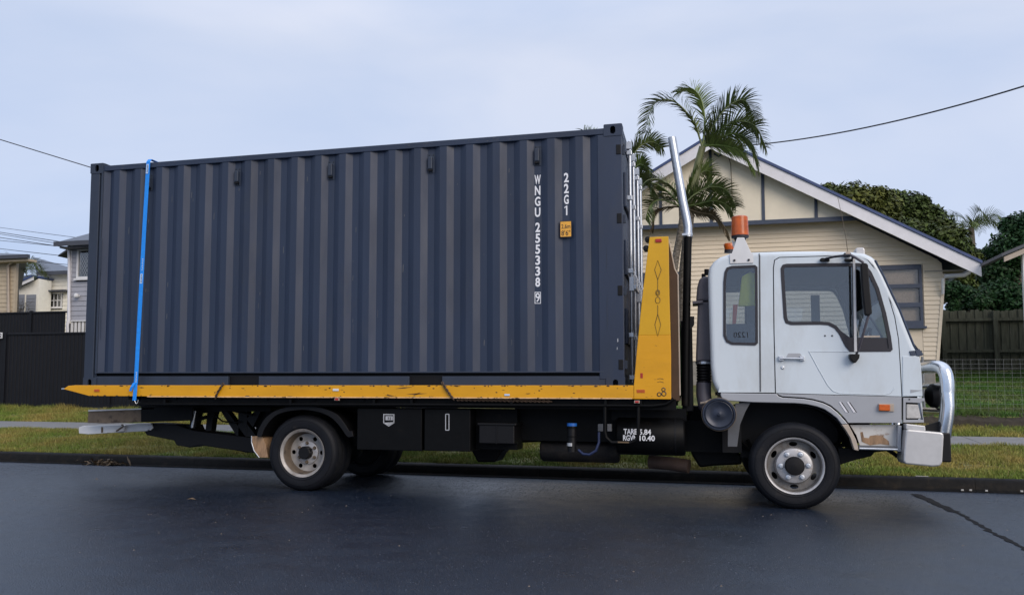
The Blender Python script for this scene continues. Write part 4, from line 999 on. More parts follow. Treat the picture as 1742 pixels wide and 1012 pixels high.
# headboard guard
gq = [(1105, 403.4), (1137, 402), (1138.5, 500), (1141.3, 600), (1141.5, 679), (1078.3, 678.6), (1078.3, 655), (1083, 600), (1093, 500)]
YG2 = YR-.004
gp = w2(gq, YG2)
zsplit = P(1110, 570, YG2).z
def clip(poly, z, above):
    res = []
    for i in range(len(poly)):
        a1, b1 = poly[i-1], poly[i]
        ia, ib = ((a1[1] >= z) == above), ((b1[1] >= z) == above)
        if ia != ib: t = (z-a1[1])/(b1[1]-a1[1]); res.append((a1[0]+(b1[0]-a1[0])*t, z))
        if ib: res.append(b1)
    return res
MB().prism(clip(gp, zsplit, True), YG2, YG2+.09).build('headboard_leg', m_yellow2, TR, bevel=.004)
MB().prism(clip(gp, zsplit, False), YG2-.001, YG2+.09).build('headboard_leg', m_yellow, TR, bevel=.004)
gf = [(x, z) for x, z in gp]
MB().prism([(x, z) for x, z in clip(gp, DZ, True)], WY-.03, WY+.06).build('headboard_leg', m_yellow2, TR)
xt = P(1137, 402, YG2).x; zt_ = P(1137, 402, YG2).z; x2 = P(1140, 520, YG2).x
MB().prism([(xt-.005, zt_-.02), (xt+.045, zt_-.30), (xt+.075, zt_-.36), (xt+.075, DZ-.1), (xt+.004, DZ-.1)], YG2+.10, YG2+.32).build('headboard_flange', m_brown, TR)
MB().tube([(xt-.0, YG2+.10, zt_-.02), (xt+.05, YG2+.10, zt_-.30), (xt+.079, YG2+.10, zt_-.36), (xt+.079, YG2+.10, DZ-.05)], .007, 6).build('flange_edge', m_beige, TR)
for z in (zt_-.06, (zt_+DZ)/2, DZ+.15): MB().box(xt-.14, xt-.08, YG2+.09, WY-.03, z-.03, z+.03).build('headboard_bar', m_dark, TR)
a_, b_ = P(1115, 412.5, YG2), P(1125.5, 406.5, YG2); MB().box(a_.x, b_.x, YG2-.012, YG2-.0005, a_.z, b_.z).build('marker_lens', m_red, TR, bevel=.003)
a_, b_ = P(1089.5, 643, YG2), P(1093.5, 634.5, YG2); MB().box(a_.x, b_.x, YG2-.004, YG2-.0015, a_.z, b_.z).build('red_decal', m_red, TR)
for u, v in ((1102.5, 408), (1099.5, 423)): q_ = P(u, v, YG2+.05); MB().lathe([(0, -.03), (.03, -.025), (.03, .025), (0, .03)], q_, 'y', 12).build('work_lamp', m_black, TR)
def pin(pts, closed=False, w=.0045):
    q = [P(u, v, YG2-.0025) for u, v in pts]; MB().tube(q, w*.5, 4, caps=False).build('pinstripe', m_ink, TR)
pin([(1119, 492), (1119, 476), (1125, 459), (1119, 443), (1113.7, 459), (1119, 476)])
pin([(1119, 519), (1119, 534), (1124, 552), (1119, 572), (1114, 552), (1119, 534)])
for cx_, cy_, rx_, ry_ in ((1119, 498, 3.4, 5), (1119, 510.5, 4, 5.5), (1119, 498, 1.6, 3.2)):
    pin([(cx_+rx_*math.cos(t), cy_+ry_*math.sin(t)) for t in np.linspace(0, 2*math.pi, 17)])
for cx_, cy_, r_ in ((1121.5, 670.5, 3.2), (1129.5, 669.5, 3.6), (1128.8, 662.3, 2.8)):
    pin([(cx_+r_*math.cos(t), cy_+r_*math.sin(t)) for t in np.linspace(0, 2*math.pi, 17)], w=.009)
pin([(1118, 644.5), (1123, 643.4), (1129, 645)]); pin([(1118, 650), (1123, 648.6), (1129, 650.6)])
# green mesh behind the headboard
q = [(1147, 548), (1157, 545), (1161, 600), (1160, 672), (1152, 688), (1150, 640)]
gm_ = thing('mesh_cover', 'green mesh cover hanging in the gap behind the yellow headboard', 'cover', P(1153, 690, .5))
MB().ppoly(q, .5, .04).build('fabric', m_green, gm_, bevel=.004)
for k in range(14): a_ = P(1151, 556+k*9, .49); b_ = P(1160, 552+k*9, .49); MB().tube([a_, b_], .006, 4).build('fold', m_green, gm_)

# exhaust stack
ex = MB().tube([P(1170.2, 402, .35), P(1167.5, 545, .35), P(1166.5, 600, .35), P(1166, 690, .35)], .038, 14).build('exhaust_pipe', m_dark, TR, smooth=60)
MB().tube([P(1143, 234.5, .35), P(1151.5, 285, .35), P(1162, 345, .35), P(1168, 373, .35), P(1170.2, 386, .35), P(1170.2, 403, .35)], .041, 18).build('exhaust_tip', m_zinc, ex, smooth=60)
MB().lathe([(.028, 0), (.036, 0), (.036, -.05), (.028, -.05)], P(1143, 234.2, .35), 'z', 16).build('tip_opening', m_dark, ex, smooth=60)
MB().lathe([(.046, -.012), (.046, .012), (.041, .012), (.041, -.012)], P(1170.2, 399, .35), 'z', 16).build('clamp', m_zinc, ex)
MB().box(P(1164, 398, .3).x-.02, P(1164, 398, .3).x+.03, .27, .31, P(1164, 399.5, .3).z-.01, P(1164, 399.5, .3).z+.01).build('clamp_bolt', m_zinc, ex)
MB().pbox(1158, 700, 1180, 545, .40, .10).build('exhaust_shield', m_black, TR, bevel=.01)
MB().ppoly([(1172, 538), (1181, 538), (1181, 552), (1175, 560), (1171, 560)], .34, .04).build('exhaust_bracket', m_black, TR)
# air intake
ai = MB().ppoly([(1184, 512), (1186, 488), (1190, 474), (1197, 470), (1213, 470), (1215, 474), (1214.5, 512)], .30, .24).build('air_intake', m_greyplastic, TR, bevel=.02)
MB().ppoly([(1178, 512), (1196, 511), (1196, 515.5), (1178, 517)], .27, .28).build('intake_lip', m_greyplastic, ai, bevel=.005)
MB().ppoly([(1187, 513), (1214.5, 512.5), (1213, 614), (1183.5, 615)], .31, .22).build('intake_duct', m_greyplastic, ai, bevel=.02)
c_ = P(1197, 618, .40); e_ = P(1197, 652, .40)
prof = []; n_ = 14; hgt = (c_-e_).length
for i in range(n_+1): prof.append((.072 if i % 2 else .062, -hgt*i/n_))
MB().lathe(prof, c_, 'z', 20).build('bellows', m_black, ai, smooth=30)
MB().lathe([(.076, -.012), (.076, .012), (.06, .012)], P(1197, 617, .40), 'z', 20).build('hose_clamp', m_zinc, ai)
MB().tube([P(1213, 611, .29), P(1213, 611, .27)], .014, 10).build('intake_knob', m_black, ai)
MB().tube([e_, P(1197, 672, .38), P(1200, 690, .33), P(1212, 702, .28)], .07, 16).build('intake_pipe', m_greyplastic, ai, smooth=60)
q_ = P(1201, 684, .25); MB().tube([q_+Vector((-.05, 0, -.01)), q_+Vector((0, -.02, 0)), q_+Vector((.05, 0, .025))], .010, 6).build('hose_clamp', m_beige, ai)
c_ = P(1223, 704.5, .03)
ac = MB().lathe([(0, .012), (.010, .012), (.013, .022), (.05, .032), (.09, .030), (.118, .016), (.128, .020), (.133, .006), (.145, .006), (.150, .014), (.150, .05), (.145, .06), (.142, .36), (0, .36)], c_, 'y', 40).build('air_cleaner', m_aclean, TR, smooth=35)
MB().lathe([(.151, .02), (.156, .022), (.156, .034), (.151, .036)], c_, 'y', 40).build('clamp_ring', m_dirty, ac)
# mud flap bracket behind the air cleaner
MB().ppoly([(1251, 686), (1277, 684), (1268, 700), (1259, 722), (1254, 759.5), (1238, 759.5), (1238, 730), (1249, 716)], .16, .02).build('mud_flap', m_greymud, TR, bevel=.003)

# ---- wheels
def tyre(c, Ro, Ri, w, name='tyre', tread=True):
    T = Ro-Ri; prof = [(Ri, .03), (Ri+.012, .008), (Ri+T*.20, -.001), (Ri+T*.21, -.005), (Ri+T*.24, -.005), (Ri+T*.25, -.002), (Ri+T*.40, -.005), (Ri+T*.55, -.006), (Ri+T*.62, -.005), (Ri+T*.63, -.008), (Ri+T*.66, -.007), (Ri+T*.67, -.002), (Ri+T*.76, .002), (Ri+T*.86, .012), (Ro-.012, .026), (Ro-.003, .042)]
    gs = [.045, .065]; x = .045
    k = 5; step = (w-.09)/k
    for i in range(k):
        a0 = .045+i*step; prof += [(Ro, a0+.003), (Ro, a0+step-.008)]
        if i < k-1: prof += [(Ro-.012, a0+step-.006), (Ro-.012, a0+step-.002)]
    prof += [(Ro-.003, w-.042), (Ro-.012, w-.026), (Ri+T*.6, w+.004), (Ri+.01, w-.01), (Ri, w-.03)]
    return MB().lathe(prof, c, 'y', 72)
def front_wheel(c, near=1):
    s = 1 if near else -1
    wp = MB().lathe([(.19, .20), (.10, .21), (0, .21)], c, 'y', 24).build('wheel', m_dark, TR, smooth=40)
    tyre(c, .392, .245, .225).build('tyre', m_tire, wp, smooth=35)
    MB().lathe([(.238, .022), (.246, .006), (.256, .004), (.258, .010), (.25, .016), (.246, .03)], c, 'y', 64).build('rim_lip', m_rim, wp, smooth=60)
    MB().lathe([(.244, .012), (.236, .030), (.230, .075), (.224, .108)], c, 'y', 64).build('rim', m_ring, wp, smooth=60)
    holes = []
    for k in range(6):
        t0 = math.radians(60*k+30); holes.append([(c[0]+(.195+.021*math.sin(q))*math.cos(t0+.19*math.cos(q)), c[2]+(.195+.021*math.sin(q))*math.sin(t0+.19*math.cos(q))) for q in np.linspace(0, 2*math.pi, 16, endpoint=False)])
    circ = lambda r, n=56: [(c[0]+r*math.cos(t), c[2]+r*math.sin(t)) for t in np.linspace(0, 2*math.pi, n, endpoint=False)]
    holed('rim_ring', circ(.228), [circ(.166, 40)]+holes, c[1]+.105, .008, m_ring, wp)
    MB().lathe([(.168, .107), (.164, .060), (.155, .036), (.138, .027), (.085, .026), (.083, .03), (.0, .03)], c, 'y', 64).build('rim_centre', m_rim, wp, smooth=40)
    MB().lathe([(.084, .030), (.084, -.018), (.076, -.030), (.03, -.036), (0, -.037)], c, 'y', 32).build('hub_cap', m_black, wp, smooth=40)
    for k in range(6):
        t = math.radians(60*k+2); x, z = c[0]+.118*math.cos(t), c[2]+.118*math.sin(t)
        MB().lathe([(.024, .030), (.026, .022), (.022, .014), (.012, .012), (.012, .000), (0, .0)], (x, c[1], z), 'y', 12).build('wheel_nut', m_zinc, wp, smooth=30)
    return wp
def rear_wheel(c, w2_=True):
    wp = MB().lathe([(.20, .19), (.19, .42), (0, .42)], c, 'y', 24).build('wheel', m_dark, TR, smooth=40)
    tyre(c, .398, .243, .215).build('tyre', m_tire, wp, smooth=35)
    tyre((c[0], c[1]+.25, c[2]), .398, .243, .215).build('tyre', m_tire, wp, smooth=35)
    MB().lathe([(.23, .03), (.243, .008), (.252, .004), (.254, .010), (.246, .018)], c, 'y', 64).build('rim_lip', m_rimr, wp, smooth=60)
    MB().lathe([(.240, .012), (.226, .020), (.222, .030), (.228, .038)], c, 'y', 64).build('rim', m_rimr, wp, smooth=60)
    MB().lathe([(.228, .038), (.214, .060), (.208, .120), (.198, .158)], c, 'y', 64).build('rim_barrel', m_dirty, wp, smooth=60)  # shading inside the barrel, coloured in with the darker dirty grey
    circ = lambda r, n=56, x=0, z=0: [(c[0]+x+r*math.cos(t), c[2]+z+r*math.sin(t)) for t in np.linspace(0, 2*math.pi, n, endpoint=False)]
    hs = [circ(.0235, 16, .163*math.cos(math.radians(60*k)), .163*math.sin(math.radians(60*k))) for k in range(6)]
    holed('rim_ring', circ(.202), [circ(.124, 40)]+hs, c[1]+.156, .008, m_rimr, wp)
    MB().lathe([(.126, .158), (.124, .142), (.116, .136), (.06, .136)], c, 'y', 48).build('rim_centre', m_rim, wp, smooth=40)
    MB().lathe([(.070, .151), (.070, .060), (.062, .052), (.0, .052)], c, 'y', 10).build('hub', m_black, wp, smooth=20)
    for k in range(6):
        t = math.radians(60*k+30); x, z = c[0]+.100*math.cos(t), c[2]+.100*math.sin(t)
        MB().lathe([(.020, .150), (.020, .132), (.015, .128), (.013, .112), (0, .112)], (x, c[1], z), 'y', 8).build('wheel_nut', m_dirty, wp, smooth=30)
    return wp
cf = P(1352, 795.5, .10); front_wheel((cf.x, .10, .390))
cr_ = P(513.5, 768, .055); rear_wheel((cr_.x, .055, .396))
def far_wheel(x, y, r, w):
    wp = MB().lathe([(0, .02), (.24, .03), (.24, w-.03), (0, w-.02)], (x, y, r), 'y', 24).build('wheel', m_dark, TR)
    tyre((x, y, r), r, .243, w).build('tyre', m_tire, wp, smooth=35)
far_wheel(cf.x, 2.10, .392, .22); far_wheel(cr_.x, 1.92, .396, .215); far_wheel(cr_.x, 2.17, .396, .215)
MB().box(cf.x-.07, cf.x+.07, .3, 2.1, .32, .46).build('axle', m_dark, TR, bevel=.02)
MB().tube([(cr_.x, .5, .396), (cr_.x, 1.95, .396)], .075, 12).build('axle', m_dark, TR, smooth=60)
MB().lathe([(0, -.2), (.12, -.17), (.19, -.05), (.19, .08), (.1, .2), (0, .22)], (cr_.x+.05, 1.2, .40), 'y', 20).build('differential', m_dark, TR, smooth=60)
MB().tube([(cr_.x+.2, 1.22, .42), (cf.x-1.4, 1.22, .62)], .045, 10).build('drive_shaft', m_dark, TR, smooth=60)
for x in (cr_.x, cf.x):
    for y in (.66, 1.72):
        for k in range(4): MB().tube([(x-.62+.08*k, y, .60-.0*k), (x-.3, y, .50-.03*k), (x+.3, y, .50-.03*k), (x+.62-.08*k, y, .60)], .018, 6).build('leaf_spring', m_dark, TR)
# rear mudguard and its flap
def arcband(uc, vc, Ru, a0, a1, Y, d, th, n=20):
    c = P(uc, vc, Y); out_ = []; inn = []
    for i in range(n+1):
        t = math.radians(a0+(a1-a0)*i/n); out_.append((c.x+Ru*math.cos(t), c.z+Ru*math.sin(t))); inn.append((c.x+(Ru-th)*math.cos(t), c.z+(Ru-th)*math.sin(t)))
    return MB().prism(out_+inn[::-1], Y, Y+d)
mbp = w2([(436, 742), (441, 728), (450, 712), (466, 699), (486, 692), (520, 689), (552, 694), (574, 704), (588, 722), (599, 742), (591, 744), (580, 727), (566, 711), (546, 701), (518, 696.5), (490, 699), (471, 705), (458, 717), (449, 731), (445, 744)], .04)
def chaikin(p, it=2):
    for _ in range(it):
        q = []
        for i in range(len(p)):
            a1, b1 = p[i], p[(i+1) % len(p)]; q += [(a1[0]*.8+b1[0]*.2, a1[1]*.8+b1[1]*.2), (a1[0]*.2+b1[0]*.8, a1[1]*.2+b1[1]*.8)]
        p = q
    return p
mbp = chaikin(mbp)
mg = MB().prism(mbp, .035, .60).build('mudguard', m_black, TR, bevel=.004)
MB().ppoly([(592, 733), (599, 733), (601, 742), (592, 744)], .03, .58).build('guard_tail', m_black, mg, bevel=.004)
MB().ppoly([(428, 742), (446, 741), (452, 757), (456, 778), (440, 778), (431, 764)], .12, .42).build('inner_flap', m_tan, TR, bevel=.004)
MB().tube([P(428, 741, .10), P(428, 752, .10), P(432, 766, .10), P(441, 778, .10)], .006, 6).build('flap_edge', m_zinc, TR)
# dark wheel-house wall behind the rear wheel and below the tray
MB().box(cr_.x-.45, cr_.x+.85, .62, .64, .45, .95).build('splash_guard', m_black, TR)
# side tool boxes
tb = MB().pbox(608, 767, 717, 694, .03, .52).build('tool_box', m_dark, TR, bevel=.006)
a_, b_ = P(652, 725, .025), P(671, 704, .025); w_, h_ = b_.x-a_.x, b_.z-a_.z
shp = [(a_.x, b_.z), (b_.x, b_.z), (b_.x, a_.z+h_*.28), ((a_.x+b_.x)/2, a_.z), (a_.x, a_.z+h_*.28)]
sh_ = ring('emblem', shp, .010, .022, .004, m_alu, tb)
MB().box(a_.x+w_*.2, b_.x-w_*.14, .024, .0285, b_.z-h_*.50, b_.z-h_*.17).build('emblem_plate', m_alu, tb)
MB().box(a_.x+w_*.42, a_.x+w_*.48, .0225, .0238, b_.z-h_*.44, b_.z-h_*.24).box(a_.x+w_*.60, a_.x+w_*.66, .0225, .0238, b_.z-h_*.48, b_.z-h_*.24).build('emblem_mark', m_black, tb)
MB().prism([(a_.x+w_*.1, a_.z+h_*.30), (b_.x-w_*.1, a_.z+h_*.36), (b_.x-w_*.1, a_.z+h_*.29), (a_.x+w_*.5, a_.z+h_*.12), (a_.x+w_*.35, a_.z+h_*.16)], .024, .0285).build('emblem_swoosh', m_alu, tb)
tb = MB().pbox(722, 768, 800, 695, .05, .5).build('tool_box', m_dark, TR, bevel=.006)
q = w2([(757.5, 732), (764.5, 732), (764.5, 703.5), (757.5, 703.5)], .045); ring('latch', round_poly(q, .01), .008, .042, .006, m_alu, tb)
MB().pbox(759.5, 729, 762.5, 711, .044, .005).build('latch_bar', m_dark, tb)
bb = MB().pbox(815, 755, 875, 722, .08, .40).build('battery_box', m_black, TR, bevel=.008)
MB().pbox(812, 724, 878, 719, .07, .42).build('battery_lid', m_black, bb, bevel=.006)
MB().pbox(843.5, 755, 845, 722, .074, .005).build('battery_strap', m_black, bb)
MB().pbox(716, 765, 880, 694, .30, .30).build('frame_shroud', m_dark, TR)
MB().ppoly([(795, 756), (870, 756), (852, 770), (842, 786), (812, 786), (805, 772)], .9, .4).build('gearbox', m_dark, TR, bevel=.02)
MB().pbox(876, 752, 1060, 694, .45, .3).build('frame_shroud', m_dark, TR)
a_, b_ = P(920, 766, .62), P(1055, 766, .62)
MB().lathe([(0, a_.x), (.10, a_.x+.005), (.118, a_.x+.03), (.118, b_.x-.03), (.10, b_.x-.005), (0, b_.x)], (0, .62, P(985, 766, .62).z), 'x', 24).build('air_tank', m_tankgrey, TR, smooth=50)
# filter with blue cap
c_ = P(973, 720, .06); e_ = P(973, 768, .06)
fl = MB().tube([c_, e_], .042, 16).build('fuel_filter', m_black, TR, smooth=60)
MB().lathe([(0, .0), (.048, 0), (.048, -.028), (0, -.028)], P(973, 719.5, .06), 'z', 18).build('filter_cap', m_bcap, fl, smooth=40)
MB().lathe([(.0, 0), (.043, 0), (.043, -.03), (0, -.03)], P(972, 753, .06), 'z', 18).build('filter_band', m_alu, fl, smooth=40)
for v in (726, 741): MB().lathe([(0, 0), (.05, 0), (.05, -.012), (0, -.012)], P(973, v, .06), 'z', 18).build('filter_collar', m_dark, fl)
MB().tube([P(984, 765, .06), P(992, 772, .04), P(1003, 773, .03), P(1014, 766, .03), P(1019, 752, .03), P(1019, 735, .05)], .013, 8).build('hose', m_hose, TR, smooth=60)
for u0, u1 in ((1017, 1027), (1033, 1040)): MB().pbox(u0, 733.5, u1, 721, .06, .08).build('pipe_fitting', m_greymud, TR, bevel=.003)
MB().tube([P(1029, 692, -.03), P(1029, 735, -.03), P(1031, 744, -.03), P(1040, 752.5, -.03), P(1072, 753, -.03), P(1082, 748, -.03), P(1086, 738, -.03), P(1086, 692, -.03)], .018, 8).build('step_hoop', m_dark, TR, smooth=60)
MB().tube([P(1051, 752, -.047), P(1070, 752.5, -.047)], .008, 6).build('worn_patch', m_dry, TR)
# fuel tank with the weights
zc = P(1110, 741, .35).z; a_, b_ = P(1045, 741, .10), P(1167, 741, .10)
ft = MB().lathe([(0, a_.x), (.17, a_.x+.01), (.185, a_.x+.03), (.185, b_.x-.03), (.17, b_.x-.01), (0, b_.x)], (0, .30, zc), 'x', 36).build('fuel_tank', m_dark, TR, smooth=50)
MB().lathe([(.187, P(1147, 741, .1).x), (.187, P(1150, 741, .1).x)], (0, .30, zc), 'x', 36).build('tank_band', m_black, ft)
for s_, u0, u1, v0, v1 in (('TARE', 1061, 1083.5, 729.3, 738.3), ('5.84', 1087.5, 1107.5, 730, 739), ('RGVM', 1060, 1084, 739.8, 749.2), ('10.40', 1088, 1114, 740.5, 749.5)):
    a_, b_ = P(u0, v1, .113), P(u1, v0, .113); text(s_, a_.x, b_.x, a_.z, b_.z, .1125, m_white_mark, ft, bold=.025)
MB().pbox(1040, 716, 1168, 694, .25, .4).build('frame_shroud', m_dark, TR)
MB().tube([P(1105, 785, .8), P(1140, 788, .75), P(1172, 793, .7)], .07, 14).build('muffler', m_muffler, TR, smooth=60)
MB().ppoly([(1168, 690), (1210, 690), (1225, 735), (1245, 760), (1262, 775), (1262, 790), (1215, 792), (1190, 795), (1175, 770)], .75, .6).build('engine_block', m_dark, TR, bevel=.02)
MB().pbox(1160, 770, 1262, 715, .62, .1).build('frame_shroud', m_dark, TR)
MB().pbox(1228, 770, 1262, 700, .40, .1).build('frame_shroud', m_black, TR)
# underlift, tail beam and lattice at the rear
MB().ppoly([(150, 699), (262, 695), (326, 693), (324, 715), (180, 720), (149, 719)], .35, .06).build('tail_beam', m_dirty, TR, bevel=.004)
MB().ppoly([(150, 697), (262, 693.5), (262, 695.5), (150, 699.5)], .33, .10).build('beam_lip', m_alu, TR)
MB().ppoly([(240, 694), (328, 692), (326, 715), (240, 718)], .33, .02).build('beam_cover', m_dark, TR)
MB().ppoly([(133.5, 727), (141, 724), (206, 722.5), (212, 724), (210, 733), (196, 735.5), (150, 738.5), (134, 737)], .62, .12).build('underlift_bar', m_whitewood, TR, bevel=.006)
MB().ppoly([(205, 723), (235, 719.5), (258, 719.8), (259, 727), (250, 733), (200, 736)], .66, .12).build('underlift_arm', m_alu, TR, bevel=.006)
MB().tube([P(198, 733, .60), P(208, 726, .60), P(210, 724, .60), P(207, 722, .60)], .010, 6).build('lock_pin', m_dirty, TR); MB().tube([P(250, 722, .62), P(258, 722, .62), P(260, 727, .62), P(255, 731, .62)], .010, 6).build('lock_pin', m_whitewood, TR)
MB().ppoly([(172, 726), (175, 726), (175, 735), (172, 736)], .615, .003).build('rust_mark', m_dry, TR)
MB().ppoly([(246, 735), (256, 719), (300, 722), (330, 732), (430, 744), (470, 760), (470, 775), (430, 770), (340, 757), (322, 761), (300, 757), (296, 749), (250, 740)], .68, .30).build('boom', m_black, TR, bevel=.008)
MB().ppoly([(300, 724), (330, 722), (334, 731), (310, 735)], .75, .2).build('boom_block', m_black, TR)
for q in ([(325, 692), (339, 692), (332, 728), (322, 730)], [(352, 692), (368, 692), (362, 712), (359, 733), (349, 733), (352, 710)], [(372, 694), (383, 694), (420, 745), (404, 744)], [(405, 692), (420, 692), (420, 770), (405, 766)], [(438, 695), (446, 695), (430, 727), (418, 712)], [(420, 720), (436, 742), (440, 760), (420, 750)], [(338, 694), (350, 694), (350, 700), (338, 700)], [(335, 710), (350, 706), (350, 711), (335, 715)]):
    MB().ppoly(q, .70, .12).build('lift_strut', m_black, TR, bevel=.004)
MB().tube([P(333, 695, .64), P(327, 727, .64)], .016, 8).build('hydraulic_rod', m_zinc, TR, smooth=60)
MB().tube([P(345, 701, .66), P(390, 697, .66), P(410, 702, .66), P(430, 706, .66)], .012, 6).build('hose', m_black, TR)
MB().tube([P(366, 706, .66), P(378, 716, .66), P(395, 719, .66), P(408, 717, .66)], .010, 6).build('hose', m_black, TR)
MB().pbox(240, 700, 460, 690, .5, 1.2).build('hydraulic_box', m_dark, TR)
# ------------------------------------------------------------------ cab
YC = .15; YF = 2.22; RR = .045
out_px = [(1222, 667), (1217, 660), (1212, 648), (1209, 623), (1207, 560), (1205, 500), (1204.5, 468), (1207, 455), (1214, 445), (1225, 437), (1240, 432), (1262, 429.5), (1290, 428.3), (1340, 427), (1400, 426.6), (1450, 428), (1472, 431), (1484, 436.5), (1490, 442)]
apil_px = [(1490, 442), (1505, 470), (1519, 500), (1532, 527), (1545, 560), (1556, 587), (1566, 604)]
front_px = [(1566, 604), (1567.5, 620), (1569, 645), (1570, 674), (1571, 690), (1572, 718)]
chain_ = w2(out_px, YC); ap_ = w2(apil_px, YC); fr_ = w2(front_px, YC)
full = chain_+ap_[1:]+fr_[1:]
def normals(ch):
    r = []
    for i, p in enumerate(ch):
        a_ = Vector(ch[max(0, i-1)]); b_ = Vector(ch[min(len(ch)-1, i+1)]); d_ = (b_-a_).normalized(); r.append(Vector((-d_.y, d_.x)))   # outward for this clockwise-seen outline
    return r
nr = normals(full)
inset = [(p[0]-n_.x*RR, p[1]-n_.y*RR) for p, n_ in zip(full, nr)]
nA = len(chain_); nB = nA+len(ap_)-1
# shell: rounded edge near and far, and the skin between (windscreen left open for its glass)
mb = MB(); rows = []
for k in range(6):
    t = math.pi/2*k/5; s_ = RR*(1-math.sin(t)); yy = YC+RR*(1-math.cos(t)); rows.append([(p[0]-n_.x*s_, yy, p[1]-n_.y*s_) for p, n_ in zip(full, nr)])
far = [[(x, YF+YC-y, z) for x, y, z in r] for r in rows][::-1]
for r1, r2 in zip(rows, rows[1:]): mb.sheet(r1, r2)
for r1, r2 in zip(far, far[1:]): mb.sheet(r1, r2)
mb.sheet(rows[-1][:nA], far[0][:nA]); mb.sheet(rows[-1][nB-1:], far[0][nB-1:])
cab = mb.build('cab', m_white, TR, smooth=40)
wsg = MB().sheet([Vector(rows[-1][i])+Vector((-.012, 0, -.006)) for i in range(nA-1, nB)], [Vector(far[0][i])+Vector((-.012, 0, -.006)) for i in range(nA-1, nB)]).build('windscreen', m_glass, TR, smooth=60)
MB().tube([Vector(rows[3][i])+Vector((.003, 0, .002)) for i in range(nA-1, nB)], .011, 6).build('windscreen_seal', m_trim, TR, smooth=60)
MB().tube([Vector(far[1][i]) for i in range(nA-1, nB)], .011, 6).build('windscreen_seal', m_rubber, TR, smooth=60)
# side walls with real openings
door_px = [(1320, 668.2), (1317.5, 560), (1316.5, 456), (1318.5, 443), (1326, 438.8), (1380, 437.2), (1450, 435.3), (1464, 437), (1476, 443.5), (1494, 466), (1510, 503), (1521, 539), (1527.5, 577), (1530.5, 621), (1533.2, 674)]
door_low = [(1533.6, 719), (1443, 719), (1437, 711), (1426, 699.5), (1413, 689), (1400, 683), (1383, 678.5), (1366, 676), (1345, 674.7), (1331, 673.8), (1325, 671.5)]
win_px = [(1329.5, 470), (1329, 457), (1332, 451.5), (1338, 450), (1400, 449), (1462, 448.8), (1472, 452), (1481, 463), (1494, 491), (1506, 533), (1514, 572), (1517, 594), (1514, 597), (1446, 597.3), (1438, 588), (1428, 568), (1420, 558), (1409, 552.3), (1395, 551.3), (1346, 551.8), (1337, 549), (1334, 540)]
rwin_px = [(1231.5, 480), (1233.5, 463), (1237, 456), (1245, 453.5), (1284, 452), (1287.5, 455), (1288, 520), (1288.3, 583), (1285, 586.3), (1245, 585.3), (1236, 581), (1231.5, 571)]
body_poly = [inset[i] for i in range(len(full)) if i < nB+3]            # down to the foot of the front panel
body_poly[0] = (chain_[0][0], chain_[0][1])
dp = w2(door_px, YC)
gapped = offset_poly(dp+w2([(1534.2, 674.2)], YC)[:0], -.005)
def side(Y, th, far_=False, name='cab_side'):
    dd = offset_poly(dp, -.009)
    poly = body_poly+[(P(1534.8, 674.2, YC).x, P(1534.8, 674.2, YC).z)]+dd[::-1][0:]+[(P(1318.5, 667.6, YC).x, P(1318.5, 667.6, YC).z)]
    return holed(name, poly, [w2(rwin_px, YC)], Y, th, m_white, TR)
side(YC, .03); side(YF-.03, .03)
dr = holed('door', dp, [w2(win_px, YC)], YC-.006, .035, m_white, TR)
drf = holed('door', dp, [w2(win_px, YC)], YF-.03, .035, m_white, TR)
OFF[dr.name] = OFF[TR.name]
lowp = w2(door_low+[(1322, 669.6), (1400, 671.6), (1533.6, 675)], YC)
# dark liner filling the shut-line
lin = ring('door_seal', offset_poly(dp, -.02), .05, YC+.012, .01, m_rubber, TR)
ringp = w2(door_px, YC)
dl = MB().prism(lowp, YC-.008, YC+.03).build('lower_door_panel', m_silver, TR, bevel=.003)
MB().prism([(x, z) for x, z in offset_poly(lowp, .02)], YC+.031, YC+.06).build('door_liner', m_black, TR)
for u in (1427, 1440.5):
    MB().ppoly([(u, 683.5), (u+3.2, 683.5), (u+15.5, 701), (u+11.5, 701.3)], YC-.013, .006).build('air_slot', m_bargeb, dl, bevel=.001)
    MB().ppoly([(u+3.8, 683.8), (u+5.4, 683.8), (u+17.2, 701), (u+15.8, 701.3)], YC-.0095, .003).build('slot_shadow_gap', m_black, dl)
# crease pressed into the door
for pts in ([(1376, 597.5), (1444, 598)], [(1376, 597.5), (1392, 627), (1408, 655), (1417, 665), (1428, 668.5), (1505, 671.5), (1515, 668), (1521, 660)]):
    MB().tube([P(u, v, YC-.006) for u, v in pts], .0045, 6).build('door_crease', m_white, dr, smooth=60)
# dark lining of roof, back wall and door frames
lr = offset_poly(body_poly, .05); kk = nA+2
MB().sheet([(x, YC+.06, z) for x, z in lr[:kk]], [(x, YF-.06, z) for x, z in lr[:kk]]).build('headlining', m_seat, TR, recalc=False)
# windows
win = w2(win_px, YC); rwin = w2(rwin_px, YC)
ring('window_rubber', offset_poly(win, -.006), .030, YC-.011, .014, m_rubber, dr)
MB().prism(offset_poly(win, -.003), YC+.004, YC+.008).build('side_window', m_glass, dr, recalc=True)
ring('window_rubber', offset_poly(rwin, -.006), .024, YC-.008, .014, m_rubber, cab)
MB().prism(offset_poly(rwin, -.003), YC+.004, YC+.008).build('rear_side_window', m_glass, cab)
ring('window_rubber', win, .025, YF-.01, .014, m_rubber, drf); ring('window_rubber', rwin, .025, YF-.01, .014, m_rubber, cab)
MB().prism(offset_poly(win, .0), YF-.012, YF-.009).build('side_window', m_glass, drf); MB().prism(offset_poly(rwin, .0), YF-.012, YF-.009).build('rear_side_window', m_glass, cab)
a_, b_ = P(1236, 583, YC), P(1284.5, 550, YC); bw = MB().box(a_.x, b_.x, YC+.010, YC+.016, a_.z, b_.z).build('window_blackout', m_rubber, cab)
